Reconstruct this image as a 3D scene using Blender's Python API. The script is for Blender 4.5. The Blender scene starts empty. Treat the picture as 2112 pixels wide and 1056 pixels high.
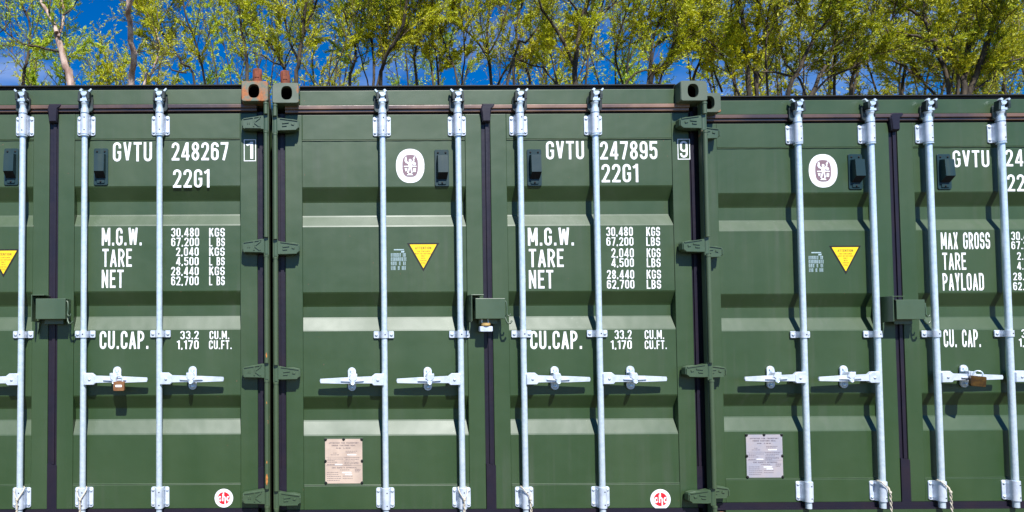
import bpy, bmesh, math, random
import numpy as np
from mathutils import Vector, Matrix

# ------------------------------------------------------------------ camera, sky, sun, exposure
sc = bpy.context.scene
col = sc.collection
cam_data = bpy.data.cameras.new('camera')
cam = bpy.data.objects.new('camera', cam_data); col.objects.link(cam)
cam_data.sensor_width = 36.0
cam_data.lens = 36.0 * 1362 / 2112
cam_data.shift_x = (1056 - 640) / 2112
cam_data.shift_y = (651.8 - 528) / 2112
cam_data.clip_start = 0.05
cam_data.clip_end = 2000
cam.matrix_world = (Matrix.Translation((0, -3.7, 1.16)) @ Matrix.Rotation(math.radians(91.9), 4, 'X')
                    @ Matrix.Rotation(-0.0055, 4, 'Z'))
sc.camera = cam

SUN_ELEV = math.radians(52.0)
SUN_SIDE = 0.17                       # the sun stands a little to the right of the camera
sun_vec = Vector((SUN_SIDE, -1.0, 1.25)).normalized()   # towards the sun
el = math.asin(sun_vec.z)
az = math.atan2(sun_vec.x, sun_vec.y)                  # clockwise from +Y
world = bpy.data.worlds.new('World'); sc.world = world
world.use_nodes = True
nt = world.node_tree; nt.nodes.clear()
out = nt.nodes.new('ShaderNodeOutputWorld')
bg = nt.nodes.new('ShaderNodeBackground')
sky = nt.nodes.new('ShaderNodeTexSky')
sky.sky_type = 'NISHITA'; sky.sun_disc = False
sky.sun_elevation = el; sky.sun_rotation = az
sky.altitude = 900; sky.air_density = 1.0; sky.dust_density = 0.3; sky.ozone_density = 2.2
hs = nt.nodes.new('ShaderNodeHueSaturation'); hs.inputs['Saturation'].default_value = 1.85
hs.inputs['Hue'].default_value = 0.512
bg.inputs['Strength'].default_value = 0.095
nt.links.new(sky.outputs[0], hs.inputs['Color'])
# thin cloud wisps, everywhere in the sky alike
tc = nt.nodes.new('ShaderNodeTexCoord'); mp = nt.nodes.new('ShaderNodeMapping')
mp.inputs['Scale'].default_value = (1.6, 1.6, 5.0)
nz = nt.nodes.new('ShaderNodeTexNoise'); nz.inputs['Scale'].default_value = 2.2; nz.inputs['Detail'].default_value = 6
cr = nt.nodes.new('ShaderNodeValToRGB')
cr.color_ramp.elements[0].position = 0.54; cr.color_ramp.elements[0].color = (0, 0, 0, 1)
cr.color_ramp.elements[1].position = 0.80; cr.color_ramp.elements[1].color = (0.5, 0.5, 0.5, 1)
mx = nt.nodes.new('ShaderNodeMixRGB'); mx.inputs[2].default_value = (5.0, 5.9, 8.2, 1)
nt.links.new(tc.outputs['Generated'], mp.inputs[0]); nt.links.new(mp.outputs[0], nz.inputs['Vector'])
nt.links.new(nz.outputs[0], cr.inputs[0]); nt.links.new(cr.outputs[0], mx.inputs[0])
nt.links.new(hs.outputs[0], mx.inputs[1]); nt.links.new(mx.outputs[0], bg.inputs['Color'])
nt.links.new(bg.outputs[0], out.inputs['Surface'])

sun_d = bpy.data.lights.new('sun', 'SUN'); sun_d.energy = 5.0; sun_d.angle = math.radians(0.5)
sun_d.color = (1.0, 0.985, 0.955)
sun = bpy.data.objects.new('sun', sun_d); col.objects.link(sun)
sun.rotation_euler = sun_vec.to_track_quat('Z', 'Y').to_euler()
sun.location = sun_vec * 30

sc.view_settings.view_transform = 'Standard'
sc.view_settings.look = 'None'
sc.view_settings.gamma = 1.0
sc.view_settings.use_curve_mapping = False
sc.view_settings.exposure = 0.65
sc.render.engine = 'CYCLES'
sc.cycles.max_bounces = 8
sc.cycles.transparent_max_bounces = 8

# ------------------------------------------------------------------ materials
def new_mat(name):
    m = bpy.data.materials.new(name); m.use_nodes = True
    return m, m.node_tree, m.node_tree.nodes['Principled BSDF']
def noise(nt, scale, detail=4, coord='Object', mapping=None, rough=0.5):
    t = nt.nodes.new('ShaderNodeNewGeometry'); coord = 'Position'; n = nt.nodes.new('ShaderNodeTexNoise')
    n.inputs['Scale'].default_value = scale; n.inputs['Detail'].default_value = detail
    n.inputs['Roughness'].default_value = rough
    src = t.outputs[coord]
    if mapping:
        m = nt.nodes.new('ShaderNodeMapping'); m.inputs['Scale'].default_value = mapping
        nt.links.new(src, m.inputs[0]); src = m.outputs[0]
    nt.links.new(src, n.inputs['Vector'])
    return n.outputs[0]
def ramp(nt, fac, stops):
    r = nt.nodes.new('ShaderNodeValToRGB'); e = r.color_ramp.elements
    while len(e) < len(stops): e.new(0.5)
    for k, (p, c) in enumerate(stops):
        e[k].position = p; e[k].color = (*c, 1) if len(c) == 3 else c
    nt.links.new(fac, r.inputs[0]); return r.outputs[0]
def bump(nt, b, height, strength, dist, prev=None):
    n = nt.nodes.new('ShaderNodeBump'); n.inputs['Strength'].default_value = strength
    n.inputs['Distance'].default_value = dist
    nt.links.new(height, n.inputs['Height'])
    if prev: nt.links.new(prev, n.inputs['Normal'])
    nt.links.new(n.outputs[0], b.inputs['Normal']); return n.outputs[0]
def mixc(nt, fac, a, b):
    m = nt.nodes.new('ShaderNodeMixRGB')
    nt.links.new(fac, m.inputs[0])
    for i, x in ((1, a), (2, b)):
        if isinstance(x, tuple): m.inputs[i].default_value = (*x, 1)
        else: nt.links.new(x, m.inputs[i])
    return m.outputs[0]

def paint(name, c, c2, rough, rust=None, spec=0.72, wave=0.13):
    m, nt, b = new_mat(name)
    base = mixc(nt, ramp(nt, noise(nt, 3.0, 6, coord='Object', mapping=(1.6, 1.0, .35)), [(0.38, (0, 0, 0)), (0.66, (1, 1, 1))]), c, c2)
    if rust:                                       # chips and scabs of rust
        lo, hi, sc_ = rust
        f = ramp(nt, noise(nt, sc_, 6, rough=0.62), [(lo, (0, 0, 0)), (hi, (1, 1, 1))])
        rc = mixc(nt, noise(nt, 90, 3), (0.52, 0.18, 0.05), (0.16, 0.06, 0.03))
        base = mixc(nt, f, base, rc)
        rr = nt.nodes.new('ShaderNodeMapRange'); rr.inputs[3].default_value = rough; rr.inputs[4].default_value = 0.85
        nt.links.new(f, rr.inputs[0]); nt.links.new(rr.outputs[0], b.inputs['Roughness'])
    else:
        # pale dust specks and scuffs
        f = ramp(nt, noise(nt, 26, 5, rough=0.7), [(0.735, (0, 0, 0)), (0.80, (0.55, 0.55, 0.55))])
        base = mixc(nt, f, base, (0.20, 0.21, 0.17))
        # rain streaks and chalky fading, broken up
        st = nt.nodes.new('ShaderNodeMath'); st.operation = 'MULTIPLY'
        nt.links.new(ramp(nt, noise(nt, 1.0, 4, mapping=(28, 28, 1.3)), [(0.50, (0, 0, 0)), (0.72, (1, 1, 1))]), st.inputs[0])
        nt.links.new(ramp(nt, noise(nt, 1.6, 3), [(0.42, (0, 0, 0)), (0.70, (0.55, 0.55, 0.55))]), st.inputs[1])
        base = mixc(nt, st.outputs[0], base, (0.050, 0.070, 0.038))
        f3 = ramp(nt, noise(nt, 55, 3, rough=0.5), [(0.76, (0, 0, 0)), (0.78, (1, 1, 1))])
        base = mixc(nt, f3, base, (0.13, 0.065, 0.03))
        g = ramp(nt, noise(nt, 1.7, 5), [(0.3, (rough - .05,) * 3), (0.75, (rough + .10,) * 3)])
        nt.links.new(g, b.inputs['Roughness'])
    nt.links.new(base, b.inputs['Base Color'])
    b.inputs['Specular IOR Level'].default_value = spec
    n1 = bump(nt, b, noise(nt, 2.6, 3), wave, 0.07)
    bump(nt, b, noise(nt, 260, 2), 0.10, 0.0015, n1)
    return m

M = {}
M['green'] = paint('green_container_paint', (0.019, 0.050, 0.010), (0.028, 0.060, 0.016), 0.49)
M['green_cast'] = paint('green_casting_paint', (0.075, 0.10, 0.06), (0.10, 0.125, 0.08), 0.48, rust=(0.60, 0.66, 9.0))
M['green_post'] = paint('green_post_paint', (0.050, 0.080, 0.036), (0.065, 0.095, 0.045), 0.45, rust=(0.665, 0.70, 6.0))
M['green_hinge'] = paint('green_hinge_paint', (0.042, 0.075, 0.036), (0.06, 0.095, 0.05), 0.40, rust=(0.71, 0.74, 14.0))
M['rusty_cast'] = paint('rusty_casting_paint', (0.075, 0.10, 0.06), (0.10, 0.125, 0.08), 0.5, rust=(0.44, 0.56, 14.0))
M['vent'] = paint('vent_plastic_green', (0.004, 0.024, 0.028), (0.007, 0.030, 0.034), 0.45, spec=0.45)

def flat(name, c, rough=0.5, metal=0.0, spec=0.5, var=None, bumpy=None, vscale=30):
    m, nt, b = new_mat(name)
    b.inputs['Roughness'].default_value = rough; b.inputs['Metallic'].default_value = metal
    b.inputs['Specular IOR Level'].default_value = spec
    if var:
        nt.links.new(mixc(nt, ramp(nt, noise(nt, vscale, 5), [(0.40, (0, 0, 0)), (0.70, (1, 1, 1))]), c, var), b.inputs['Base Color'])
    else: b.inputs['Base Color'].default_value = (*c, 1)
    if bumpy: bump(nt, b, noise(nt, bumpy[0], 4), bumpy[1], bumpy[2])
    return m
M['galv'] = flat('galvanised_steel', (0.72, 0.81, 0.88), 0.34, 0.42, 0.6, var=(0.58, 0.69, 0.78), bumpy=(70, 0.25, 0.003), vscale=42)
M['galv_plate'] = flat('galvanised_plate', (0.66, 0.71, 0.79), 0.45, 0.25, 0.5, var=(0.50, 0.56, 0.66), bumpy=(60, 0.2, 0.003), vscale=24)
M['cast_steel_shaded'] = flat('shade_dark_cast_steel', (0.012, 0.016, 0.016), 0.45, 0.0, 0.5, var=(0.05, 0.07, 0.06), vscale=30)  # keeper steel coloured near black for the shade behind the cams
M['hole'] = flat('dark_hole', (0.006, 0.006, 0.006), 0.9)
M['rubber'] = flat('aubergine_rubber_gasket', (0.010, 0.008, 0.018), 0.45, 0, 0.4, var=(0.016, 0.010, 0.018), bumpy=(14, 0.2, 0.01), vscale=7)
M['rubber_top'] = flat('lit_tone_rubber_head_gasket', (0.055, 0.038, 0.040), 0.36, 0, 0.6, var=(0.17, 0.095, 0.06), bumpy=(10, 0.3, 0.01), vscale=3)  # lighter brown tone paints in the lit face of the rubber
M['rubber_lit'] = flat('painted_highlight_head_gasket', (0.10, 0.060, 0.045), 0.34, 0, 0.8, var=(0.38, 0.22, 0.14), bumpy=(10, 0.3, 0.01), vscale=2)  # copper tone is a painted sunlit highlight on the middle head gasket
M['black'] = flat('black_painted_shade', (0.008, 0.008, 0.010), 0.7, bumpy=(40, 0.3, 0.004))  # stands in for deep shade at roof edge, door head and post gap
M['white'] = flat('white_vinyl_lettering', (0.88, 0.88, 0.89), 0.5, var=(0.66, 0.68, 0.66), vscale=60)
M['yellow'] = flat('yellow_vinyl', (0.85, 0.58, 0.012), 0.45)
M['yellow_ink'] = flat('brown_ink', (0.22, 0.13, 0.02), 0.6)
M['blackvinyl'] = flat('black_vinyl', (0.012, 0.008, 0.008), 0.5)
M['mauve'] = flat('mauve_brown_vinyl', (0.21, 0.13, 0.155), 0.5)
M['faint'] = flat('faint_grey_ink', (0.55, 0.52, 0.60), 0.5)
M['red'] = flat('red_vinyl', (0.65, 0.012, 0.025), 0.45)
M['stencil'] = flat('worn_pale_stencil', (0.40, 0.52, 0.55), 0.6, var=(0.22, 0.32, 0.36), vscale=200)
M['plate_pink'] = flat('aluminium_plate_warm', (0.60, 0.46, 0.36), 0.5, 0.1, 0.4, var=(0.46, 0.35, 0.28), vscale=12)
M['plate_grey'] = flat('aluminium_plate_cool', (0.36, 0.35, 0.40), 0.5, 0.15, 0.4, var=(0.44, 0.38, 0.38), vscale=12)
M['ink'] = flat('dark_ink', (0.12, 0.09, 0.11), 0.6)
M['brass'] = flat('brass_padlock', (0.33, 0.155, 0.065), 0.42, 0.35, 0.5, var=(0.24, 0.10, 0.045), vscale=50)
M['brass_bright'] = flat('bright_brass', (0.80, 0.50, 0.18), 0.35, 0.5, 0.5)
M['brass_dark'] = flat('tarnished_brass', (0.07, 0.035, 0.010), 0.35, 0.5, 0.5, var=(0.17, 0.085, 0.015), vscale=40)
M['rope'] = flat('cream_rope', (0.62, 0.56, 0.45), 0.9, bumpy=(400, 0.8, 0.004), var=(0.5, 0.42, 0.3), vscale=120)
M['rust'] = flat('rusty_steel', (0.22, 0.060, 0.028), 0.75, 0, 0.3, var=(0.09, 0.030, 0.018), bumpy=(60, 0.5, 0.006), vscale=28)
M['orange_rust'] = flat('orange_rust', (0.50, 0.20, 0.04), 0.9, var=(0.28, 0.09, 0.03), vscale=60)
M['ground'] = flat('gravel_ground', (0.11, 0.080, 0.042), 0.95, var=(0.07, 0.055, 0.03), bumpy=(30, 0.8, 0.03), vscale=2.5)
def bark(name, c, c2):
    m, nt, b = new_mat(name)
    f = ramp(nt, noise(nt, 9, 6, mapping=(1, 1, .35)), [(0.42, (0, 0, 0)), (0.60, (1, 1, 1))])
    nt.links.new(mixc(nt, f, c, c2), b.inputs['Base Color'])
    b.inputs['Roughness'].default_value = 0.9
    bump(nt, b, noise(nt, 30, 5, mapping=(1, 1, .3)), 0.8, 0.02)
    return m
M['bark'] = bark('dark_bark', (0.035, 0.026, 0.018), (0.085, 0.062, 0.036))
M['bark_pale'] = bark('pale_bare_bark', (0.52, 0.38, 0.31), (0.26, 0.16, 0.12))
M['twig'] = flat('twig_bark', (0.085, 0.06, 0.035), 0.9, var=(0.17, 0.12, 0.06), vscale=4)
def leafmat(name, a, b_, c):
    m = bpy.data.materials.new(name); m.use_nodes = True; nt = m.node_tree; nt.nodes.clear()
    o = nt.nodes.new('ShaderNodeOutputMaterial'); g = nt.nodes.new('ShaderNodeNewGeometry')
    cc = ramp(nt, g.outputs['Random Per Island'], [(0.0, a), (0.5, b_), (1.0, c)])
    big = ramp(nt, noise(nt, 0.9, 3), [(0.4, (0.80, 0.90, 0.9)), (0.62, (1.0, 1.0, 1.0))])
    mu = nt.nodes.new('ShaderNodeMixRGB'); mu.blend_type = 'MULTIPLY'; mu.inputs[0].default_value = 1
    nt.links.new(cc, mu.inputs[1]); nt.links.new(big, mu.inputs[2]); cc = mu.outputs[0]
    d = nt.nodes.new('ShaderNodeBsdfPrincipled'); d.inputs['Roughness'].default_value = 0.5
    d.inputs['Specular IOR Level'].default_value = 0.35
    t = nt.nodes.new('ShaderNodeBsdfTranslucent'); mm = nt.nodes.new('ShaderNodeMixShader'); mm.inputs[0].default_value = 0.28
    nt.links.new(cc, d.inputs['Base Color']); nt.links.new(cc, t.inputs['Color'])
    nt.links.new(d.outputs[0], mm.inputs[1]); nt.links.new(t.outputs[0], mm.inputs[2]); nt.links.new(mm.outputs[0], o.inputs['Surface'])
    return m
M['leaf'] = leafmat('spring_leaf_olive', (0.34, 0.38, 0.008), (0.66, 0.63, 0.014), (0.80, 0.72, 0.03))
M['leaf_green'] = leafmat('spring_leaf_green', (0.22, 0.38, 0.03), (0.50, 0.62, 0.02), (0.72, 0.70, 0.04))
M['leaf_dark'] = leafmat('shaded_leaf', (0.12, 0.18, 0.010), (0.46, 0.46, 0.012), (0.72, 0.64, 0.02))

# ------------------------------------------------------------------ mesh helpers
class MB:
    """collects shapes; build() links them as one mesh object"""
    def __init__(s): s.v = []; s.f = []; s.m = []; s.sm = []
    def add(s, vs, fs, mi=0, smooth=False):
        o = len(s.v); s.v += [tuple(v) for v in vs]
        for f in fs: s.f.append(tuple(i + o for i in f)); s.m.append(mi); s.sm.append(smooth)
    def box(s, x0, x1, y0, y1, z0, z1, mi=0):
        if x0 > x1: x0, x1 = x1, x0
        vs = [(x, y, z) for x in (x0, x1) for y in (y0, y1) for z in (z0, z1)]
        s.add(vs, [(0, 1, 3, 2), (4, 6, 7, 5), (0, 4, 5, 1), (2, 3, 7, 6), (0, 2, 6, 4), (1, 5, 7, 3)], mi)
    def ring_loft(s, rings, mi=0, smooth=True, cap0=True, cap1=True, closed=True):
        n = len(rings[0]); vs = [p for r in rings for p in r]; fs = []
        for k in range(len(rings) - 1):
            for i in range(n if closed else n - 1):
                j = (i + 1) % n
                fs.append((k * n + i, k * n + j, (k + 1) * n + j, (k + 1) * n + i))
        s.add(vs, fs, mi, smooth)
        if cap0: s.add(rings[0], [tuple(range(n))[::-1]], mi)
        if cap1: s.add(rings[-1], [tuple(range(n))], mi)
    def prism(s, poly, y0, y1, mi=0, bev=0.0):
        """poly (x,z) extruded along y; bev rounds the front rim (y0 side)"""
        c = (sum(p[0] for p in poly) / len(poly), sum(p[1] for p in poly) / len(poly))
        rings = []
        if bev:
            def shrink(p):
                dx, dz = p[0] - c[0], p[1] - c[1]; d = math.hypot(dx, dz) or 1
                return (p[0] - dx / d * bev, y0, p[1] - dz / d * bev)
            rings.append([shrink(p) for p in poly]); rings.append([(p[0], y0 + bev, p[1]) for p in poly])
        else: rings.append([(p[0], y0, p[1]) for p in poly])
        rings.append([(p[0], y1, p[1]) for p in poly])
        s.ring_loft(rings, mi, smooth=False)
    def cyl(s, p0, p1, r0, r1=None, n=16, mi=0, cap0=True, cap1=True, smooth=True):
        r1 = r0 if r1 is None else r1
        p0 = Vector(p0); p1 = Vector(p1); d = (p1 - p0).normalized()
        u = d.orthogonal().normalized(); w = d.cross(u)
        R = [[tuple(p + (u * math.cos(a) + w * math.sin(a)) * r) for a in [2 * math.pi * i / n for i in range(n)]] for p, r in ((p0, r0), (p1, r1))]
        s.ring_loft(R, mi, smooth, cap0, cap1)
    def lathe(s, p0, axis, prof, n=16, mi=0, cap=True):
        p0 = Vector(p0); d = Vector(axis).normalized(); u = d.orthogonal().normalized(); w = d.cross(u)
        R = [[tuple(p0 + d * h + (u * math.cos(a) + w * math.sin(a)) * r) for a in [2 * math.pi * i / n for i in range(n)]] for h, r in prof]
        s.ring_loft(R, mi, True, cap, cap)
    def tube(s, pts, r, n=8, mi=0, r1=None, cap=True):
        pts = [Vector(p) for p in pts]; R = []; u = None
        for i, p in enumerate(pts):
            a = pts[max(i - 1, 0)]; b = pts[min(i + 1, len(pts) - 1)]; d = (b - a).normalized()
            if u is None: u = d.orthogonal().normalized()
            u = (u - d * u.dot(d)).normalized(); w = d.cross(u)
            rr = r if r1 is None else r + (r1 - r) * i / (len(pts) - 1)
            if callable(r): rr = r(i / (len(pts) - 1))
            R.append([tuple(p + (u * math.cos(t) + w * math.sin(t)) * rr) for t in [2 * math.pi * k / n for k in range(n)]])
        s.ring_loft(R, mi, True, cap, cap)
    def mesh(s, name, mats, fix=True):
        me = bpy.data.meshes.new(name); me.from_pydata(s.v, [], s.f)
        for m in mats: me.materials.append(M[m])
        me.polygons.foreach_set('material_index', s.m); me.polygons.foreach_set('use_smooth', s.sm)
        if fix:
            bm = bmesh.new(); bm.from_mesh(me); bmesh.ops.recalc_face_normals(bm, faces=bm.faces); bm.to_mesh(me); bm.free()
        me.update(); return me
    def build(s, name, mats, parent=None, loc=(0, 0, 0), bevel=0, fix=True):
        return link(name, s.mesh(name, mats if isinstance(mats, (list, tuple)) else [mats], fix), parent, loc, bevel)
def link(name, me, parent=None, loc=(0, 0, 0), bevel=0):
    o = bpy.data.objects.new(name, me); col.objects.link(o); o.location = loc
    if parent: o.parent = parent
    if bevel:
        b = o.modifiers.new('edge', 'BEVEL'); b.width = bevel; b.segments = 2; b.limit_method = 'ANGLE'; b.angle_limit = math.radians(40)
        b.harden_normals = False
    return o
def empty(name, loc, label, cat, group=None, rot=(0, 0, 0)):
    o = bpy.data.objects.new(name, None); col.objects.link(o); o.location = loc; o.rotation_euler = rot
    o.empty_display_size = 0.1; tag(o, label, cat, group); return o
def tag(o, label, cat, group=None):
    o['label'] = label; o['category'] = cat
    if group: o['group'] = group
    return o
def rrect(cx, cz, w, h, r, n=5):
    r = min(r, w / 2 - 1e-5, h / 2 - 1e-5); P = []
    for sx, sz, a0 in ((1, 1, 0), (-1, 1, 90), (-1, -1, 180), (1, -1, 270)):
        for k in range(n + 1):
            a = math.radians(a0 + 90 * k / n)
            P.append((cx + sx * (w / 2 - r) + r * math.cos(a), cz + sz * (h / 2 - r) + r * math.sin(a)))
    return P
def ellipse(cx, cz, a, b, n=40, p=2.0):
    P = []
    for k in range(n):
        t = 2 * math.pi * k / n; c, s_ = math.cos(t), math.sin(t)
        P.append((cx + a * math.copysign(abs(c) ** (2 / p), c), cz + b * math.copysign(abs(s_) ** (2 / p), s_)))
    return P
CACHE = {}
def cached(key, fn):
    if key not in CACHE: CACHE[key] = fn()
    return CACHE[key]

# ------------------------------------------------------------------ condensed stroke lettering
TW = 0.128                                   # stroke thickness for letter height 1
def arc(cx, cz, rx, rz, a0, a1, n=7):
    return [(cx + rx * math.cos(math.radians(a0 + (a1 - a0) * k / n)), cz + rz * math.sin(math.radians(a0 + (a1 - a0) * k / n))) for k in range(n + 1)]
def glyph(ch, t):
    w = {'M': .56, 'W': .62, '1': .26, 'I': .145, '.': .16, ',': .16, ' ': .30, '-': .3, 'L': .38, 'E': .38, 'F': .37, '4': .46, 'T': .42, '/': .3}.get(ch, .43)
    h = t / 2; l, r, b, T = h, w - h, h, 1 - h; c = w / 2; rx = c - h; rz = rx * 1.05; S = []
    if ch in 'OD0Q':
        if ch == 'D': S = [[(l, b)] + [(c - .02, b)] + arc(r - rx, b + rz, rx, rz, -90, 0)[1:] + arc(r - rx, T - rz, rx, rz, 0, 90) + [(l, T)], [(l, 0), (l, 1)]]
        else: S = [arc(c, T - rz, rx, rz, 0, 180) + arc(c, b + rz, rx, rz, 180, 360) + [(r, T - rz)]]
    elif ch == 'C': S = [[(r, .66)] + arc(c, T - rz, rx, rz, 0, 180) + arc(c, b + rz, rx, rz, 180, 360) + [(r, .34)]]
    elif ch == 'G': S = [[(r, .68)] + arc(c, T - rz, rx, rz, 0, 180) + arc(c, b + rz, rx, rz, 180, 360) + [(r, .50)], [(c + .02, .47), (r + h, .47)]]
    elif ch == 'U': S = [[(l, 1)] + arc(c, b + rz, rx, rz, 180, 360) + [(r, 1)]]
    elif ch == 'V': S = [[(l, 1), (c, .06)], [(r, 1), (c, .06)]]
    elif ch == 'T': S = [[(0, T), (w, T)], [(c, 0), (c, T)]]
    elif ch == 'I': S = [[(c, 0), (c, 1)]]
    elif ch == 'M': S = [[(l, 0), (l, 1)], [(r, 0), (r, 1)], [(l + .02, .97), (c, .22)], [(r - .02, .97), (c, .22)]]
    elif ch == 'W': S = [[(l, 1), (l + .10, .04)], [(l + .10, .04), (c, .92)], [(c, .92), (r - .10, .04)], [(r - .10, .04), (r, 1)]]
    elif ch == 'N': S = [[(l, 0), (l, 1)], [(r, 0), (r, 1)], [(l, .95), (r, .05)]]
    elif ch == 'A': S = [[(l - .02, 0), (c, .95)], [(r + .02, 0), (c, .95)], [(l + .05, .28), (r - .05, .28)]]
    elif ch == 'E': S = [[(l, 0), (l, 1)], [(l, T), (w, T)], [(l, .51), (w - .04, .51)], [(l, b), (w, b)]]
    elif ch == 'F': S = [[(l, 0), (l, 1)], [(l, T), (w, T)], [(l, .50), (w - .04, .50)]]
    elif ch == 'L': S = [[(l, 0), (l, 1)], [(l, b), (w, b)]]
    elif ch == 'H': S = [[(l, 0), (l, 1)], [(r, 0), (r, 1)], [(l, .5), (r, .5)]]
    elif ch == 'K': S = [[(l, 0), (l, 1)], [(r + .01, .98), (l + .03, .42)], [(l + .13, .56), (r + .02, .02)]]
    elif ch == 'X': S = [[(l, 0), (r, 1)], [(r, 0), (l, 1)]]
    elif ch == 'Y': S = [[(l, 1), (c, .45)], [(r, 1), (c, .45)], [(c, 0), (c, .47)]]
    elif ch in 'PR':
        q = .21
        S = [[(l, 0), (l, 1)], [(l, T), (r - q, T)] + arc(r - q + .02, T - .23, q - .02, .23, 90, -90) + [(l, T - .46)]]
        if ch == 'R': S.append([(c, .46), (r + .01, .0)])
    elif ch == 'B': S = [[(l, 0), (l, 1)], [(l, T), (r - .14, T)] + arc(r - .14, T - .2, .12, .2, 90, -90) + [(l, T - .4)], [(r - .14, .525)] + arc(r - .14, b + .225, .14, .225, 90, -90) + [(l, b)]]
    elif ch == 'S': S = [[(r, .70)] + arc(c, T - rz, rx, rz, 0, 180) + arc(c, .5 + .1, rx, .12, 180, 250, 4)[1:] + arc(c, .5 - .1, rx, .12, 70, 0, 4) + arc(c, b + rz, rx, rz, 0, -180) + [(l, .32)]]
    elif ch == '1': S = [[(r, 0), (r, 1)], [(r, T - .02), (0, .80)]]
    elif ch in '2Z':
        S = [[(l, .70)] + arc(c, T - rz, rx, rz, 180, 0) + [(r, .66), (r - .03, .56), (l + .03, b + .02)], [(0, b), (w, b)]]
        if ch == 'Z': S = [[(0, T), (w, T)], [(r, .93), (l, .07)], [(0, b), (w, b)]]
    elif ch == '3': S = [[(l, .74)] + arc(c, T - rz, rx, rz, 180, 0) + arc(c, .51 + .13, rx, .13, 0, -90), arc(c, .51 - .13, rx, .13, 90, 0) + arc(c, b + rz, rx, rz, 0, -180) + [(l, .26)]]
    elif ch == '4': S = [[(r - .06, 0), (r - .06, 1)], [(r - .09, .96), (l, .27)], [(0, .24), (w, .24)]]
    elif ch == '5': S = [[(w, T), (l + .01, T), (l, .50)], [(l, .50)] + arc(c, .44, rx, .17, 150, 0) + arc(c, b + rz, rx, rz, 0, -180) + [(l, .28)]]
    elif ch == '6': S = [[(r, .74)] + arc(c, T - rz, rx, rz, 0, 180) + [(l, .28)], arc(c, b + rz, rx, rz, 180, 360) + arc(c, .60 - rz, rx, rz, 0, 180) + [(l, b + rz)]]
    elif ch == '9': S = [[(l, .26)] + arc(c, b + rz, rx, rz, 180, 360) + [(r, .72)], arc(c, T - rz, rx, rz, 0, 180) + arc(c, .40 + rz, rx, rz, 180, 360) + [(r, T - rz)]]
    elif ch == '7': S = [[(0, T), (w, T)], [(r, T), (r - .03, .72), (l + .09, 0)]]
    elif ch == '8': S = [arc(c, .51 + .24, rx - .01, .24 - h + .02, 0, 360, 18), arc(c, .255 + .01, rx, .255 - h + .02, 0, 360, 18)]
    elif ch == '.': S = [[(c, 0), (c, .16)]]
    elif ch == ',': S = [[(c, .15), (c - .03, -.06)]]
    elif ch == '-': S = [[(0, .45), (w, .45)]]
    elif ch == '/': S = [[(0, 0), (w, 1)]]
    elif ch == 'c': S = [[(r, .50)] + arc(c, .40, rx, .26, 20, 340, 14)]
    elif ch == 'd': S = [arc(c, .40, rx, .26, 0, 360, 14), [(r, .14), (r, 1)]]
    elif ch == 'h': S = [[(l, .1), (l, 1)], [(l, .45)] + arc(c, .42, rx, .24, 160, 0) + [(r, .1)]]
    return w, S
def ribbon(pts, t):
    P = [Vector((p[0], p[1])) for p in pts]; Q = [P[0]]
    for p in P[1:]:
        if (p - Q[-1]).length > 1e-4: Q.append(p)
    P = Q; L = []; closed = (P[0] - P[-1]).length < 1e-3 and len(P) > 4
    if closed: P = P[:-1]
    n = len(P)
    for i in range(n):
        a = P[i - 1] if (closed or i > 0) else None; b = P[(i + 1) % n] if (closed or i < n - 1) else None
        d1 = (P[i] - a).normalized() if a is not None else None; d2 = (b - P[i]).normalized() if b is not None else None
        if d1 is None: d1 = d2
        if d2 is None: d2 = d1
        n1 = Vector((-d1.y, d1.x)); n2 = Vector((-d2.y, d2.x)); m = (n1 + n2)
        m = m.normalized() if m.length > 1e-4 else n1
        k = min(1 / max(m.dot(n1), .35), 2.0)
        L.append((P[i] + m * t / 2 * k, P[i] - m * t / 2 * k))
    return L, closed
def lettering(mb, text, x0, x1, z0, z1, y, mi=0, t=TW, gap=.115, step=.00012):
    """text fitted into the box x0..x1, z0..z1 on the plane y (facing -y)"""
    adv = []; x = 0
    for ch in text:
        w, S = glyph(ch, t); adv.append((x, S)); x += w + gap
    W_ = x - gap; sx = (x1 - x0) / W_; sz = z1 - z0
    for gx, S in adv:
        for k, st in enumerate(S):
            L, closed = ribbon(st, t); n = len(L); yy = y - k * step
            vs = []
            for a, b in L:
                vs.append((x0 + (gx + a.x) * sx, yy, z0 + a.y * sz)); vs.append((x0 + (gx + b.x) * sx, yy, z0 + b.y * sz))
            fs = [(2 * i, 2 * i + 1, (2 * i + 3) % (2 * n), (2 * i + 2) % (2 * n)) for i in range(n if closed else n - 1)]
            mb.add(vs, fs, mi)
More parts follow.
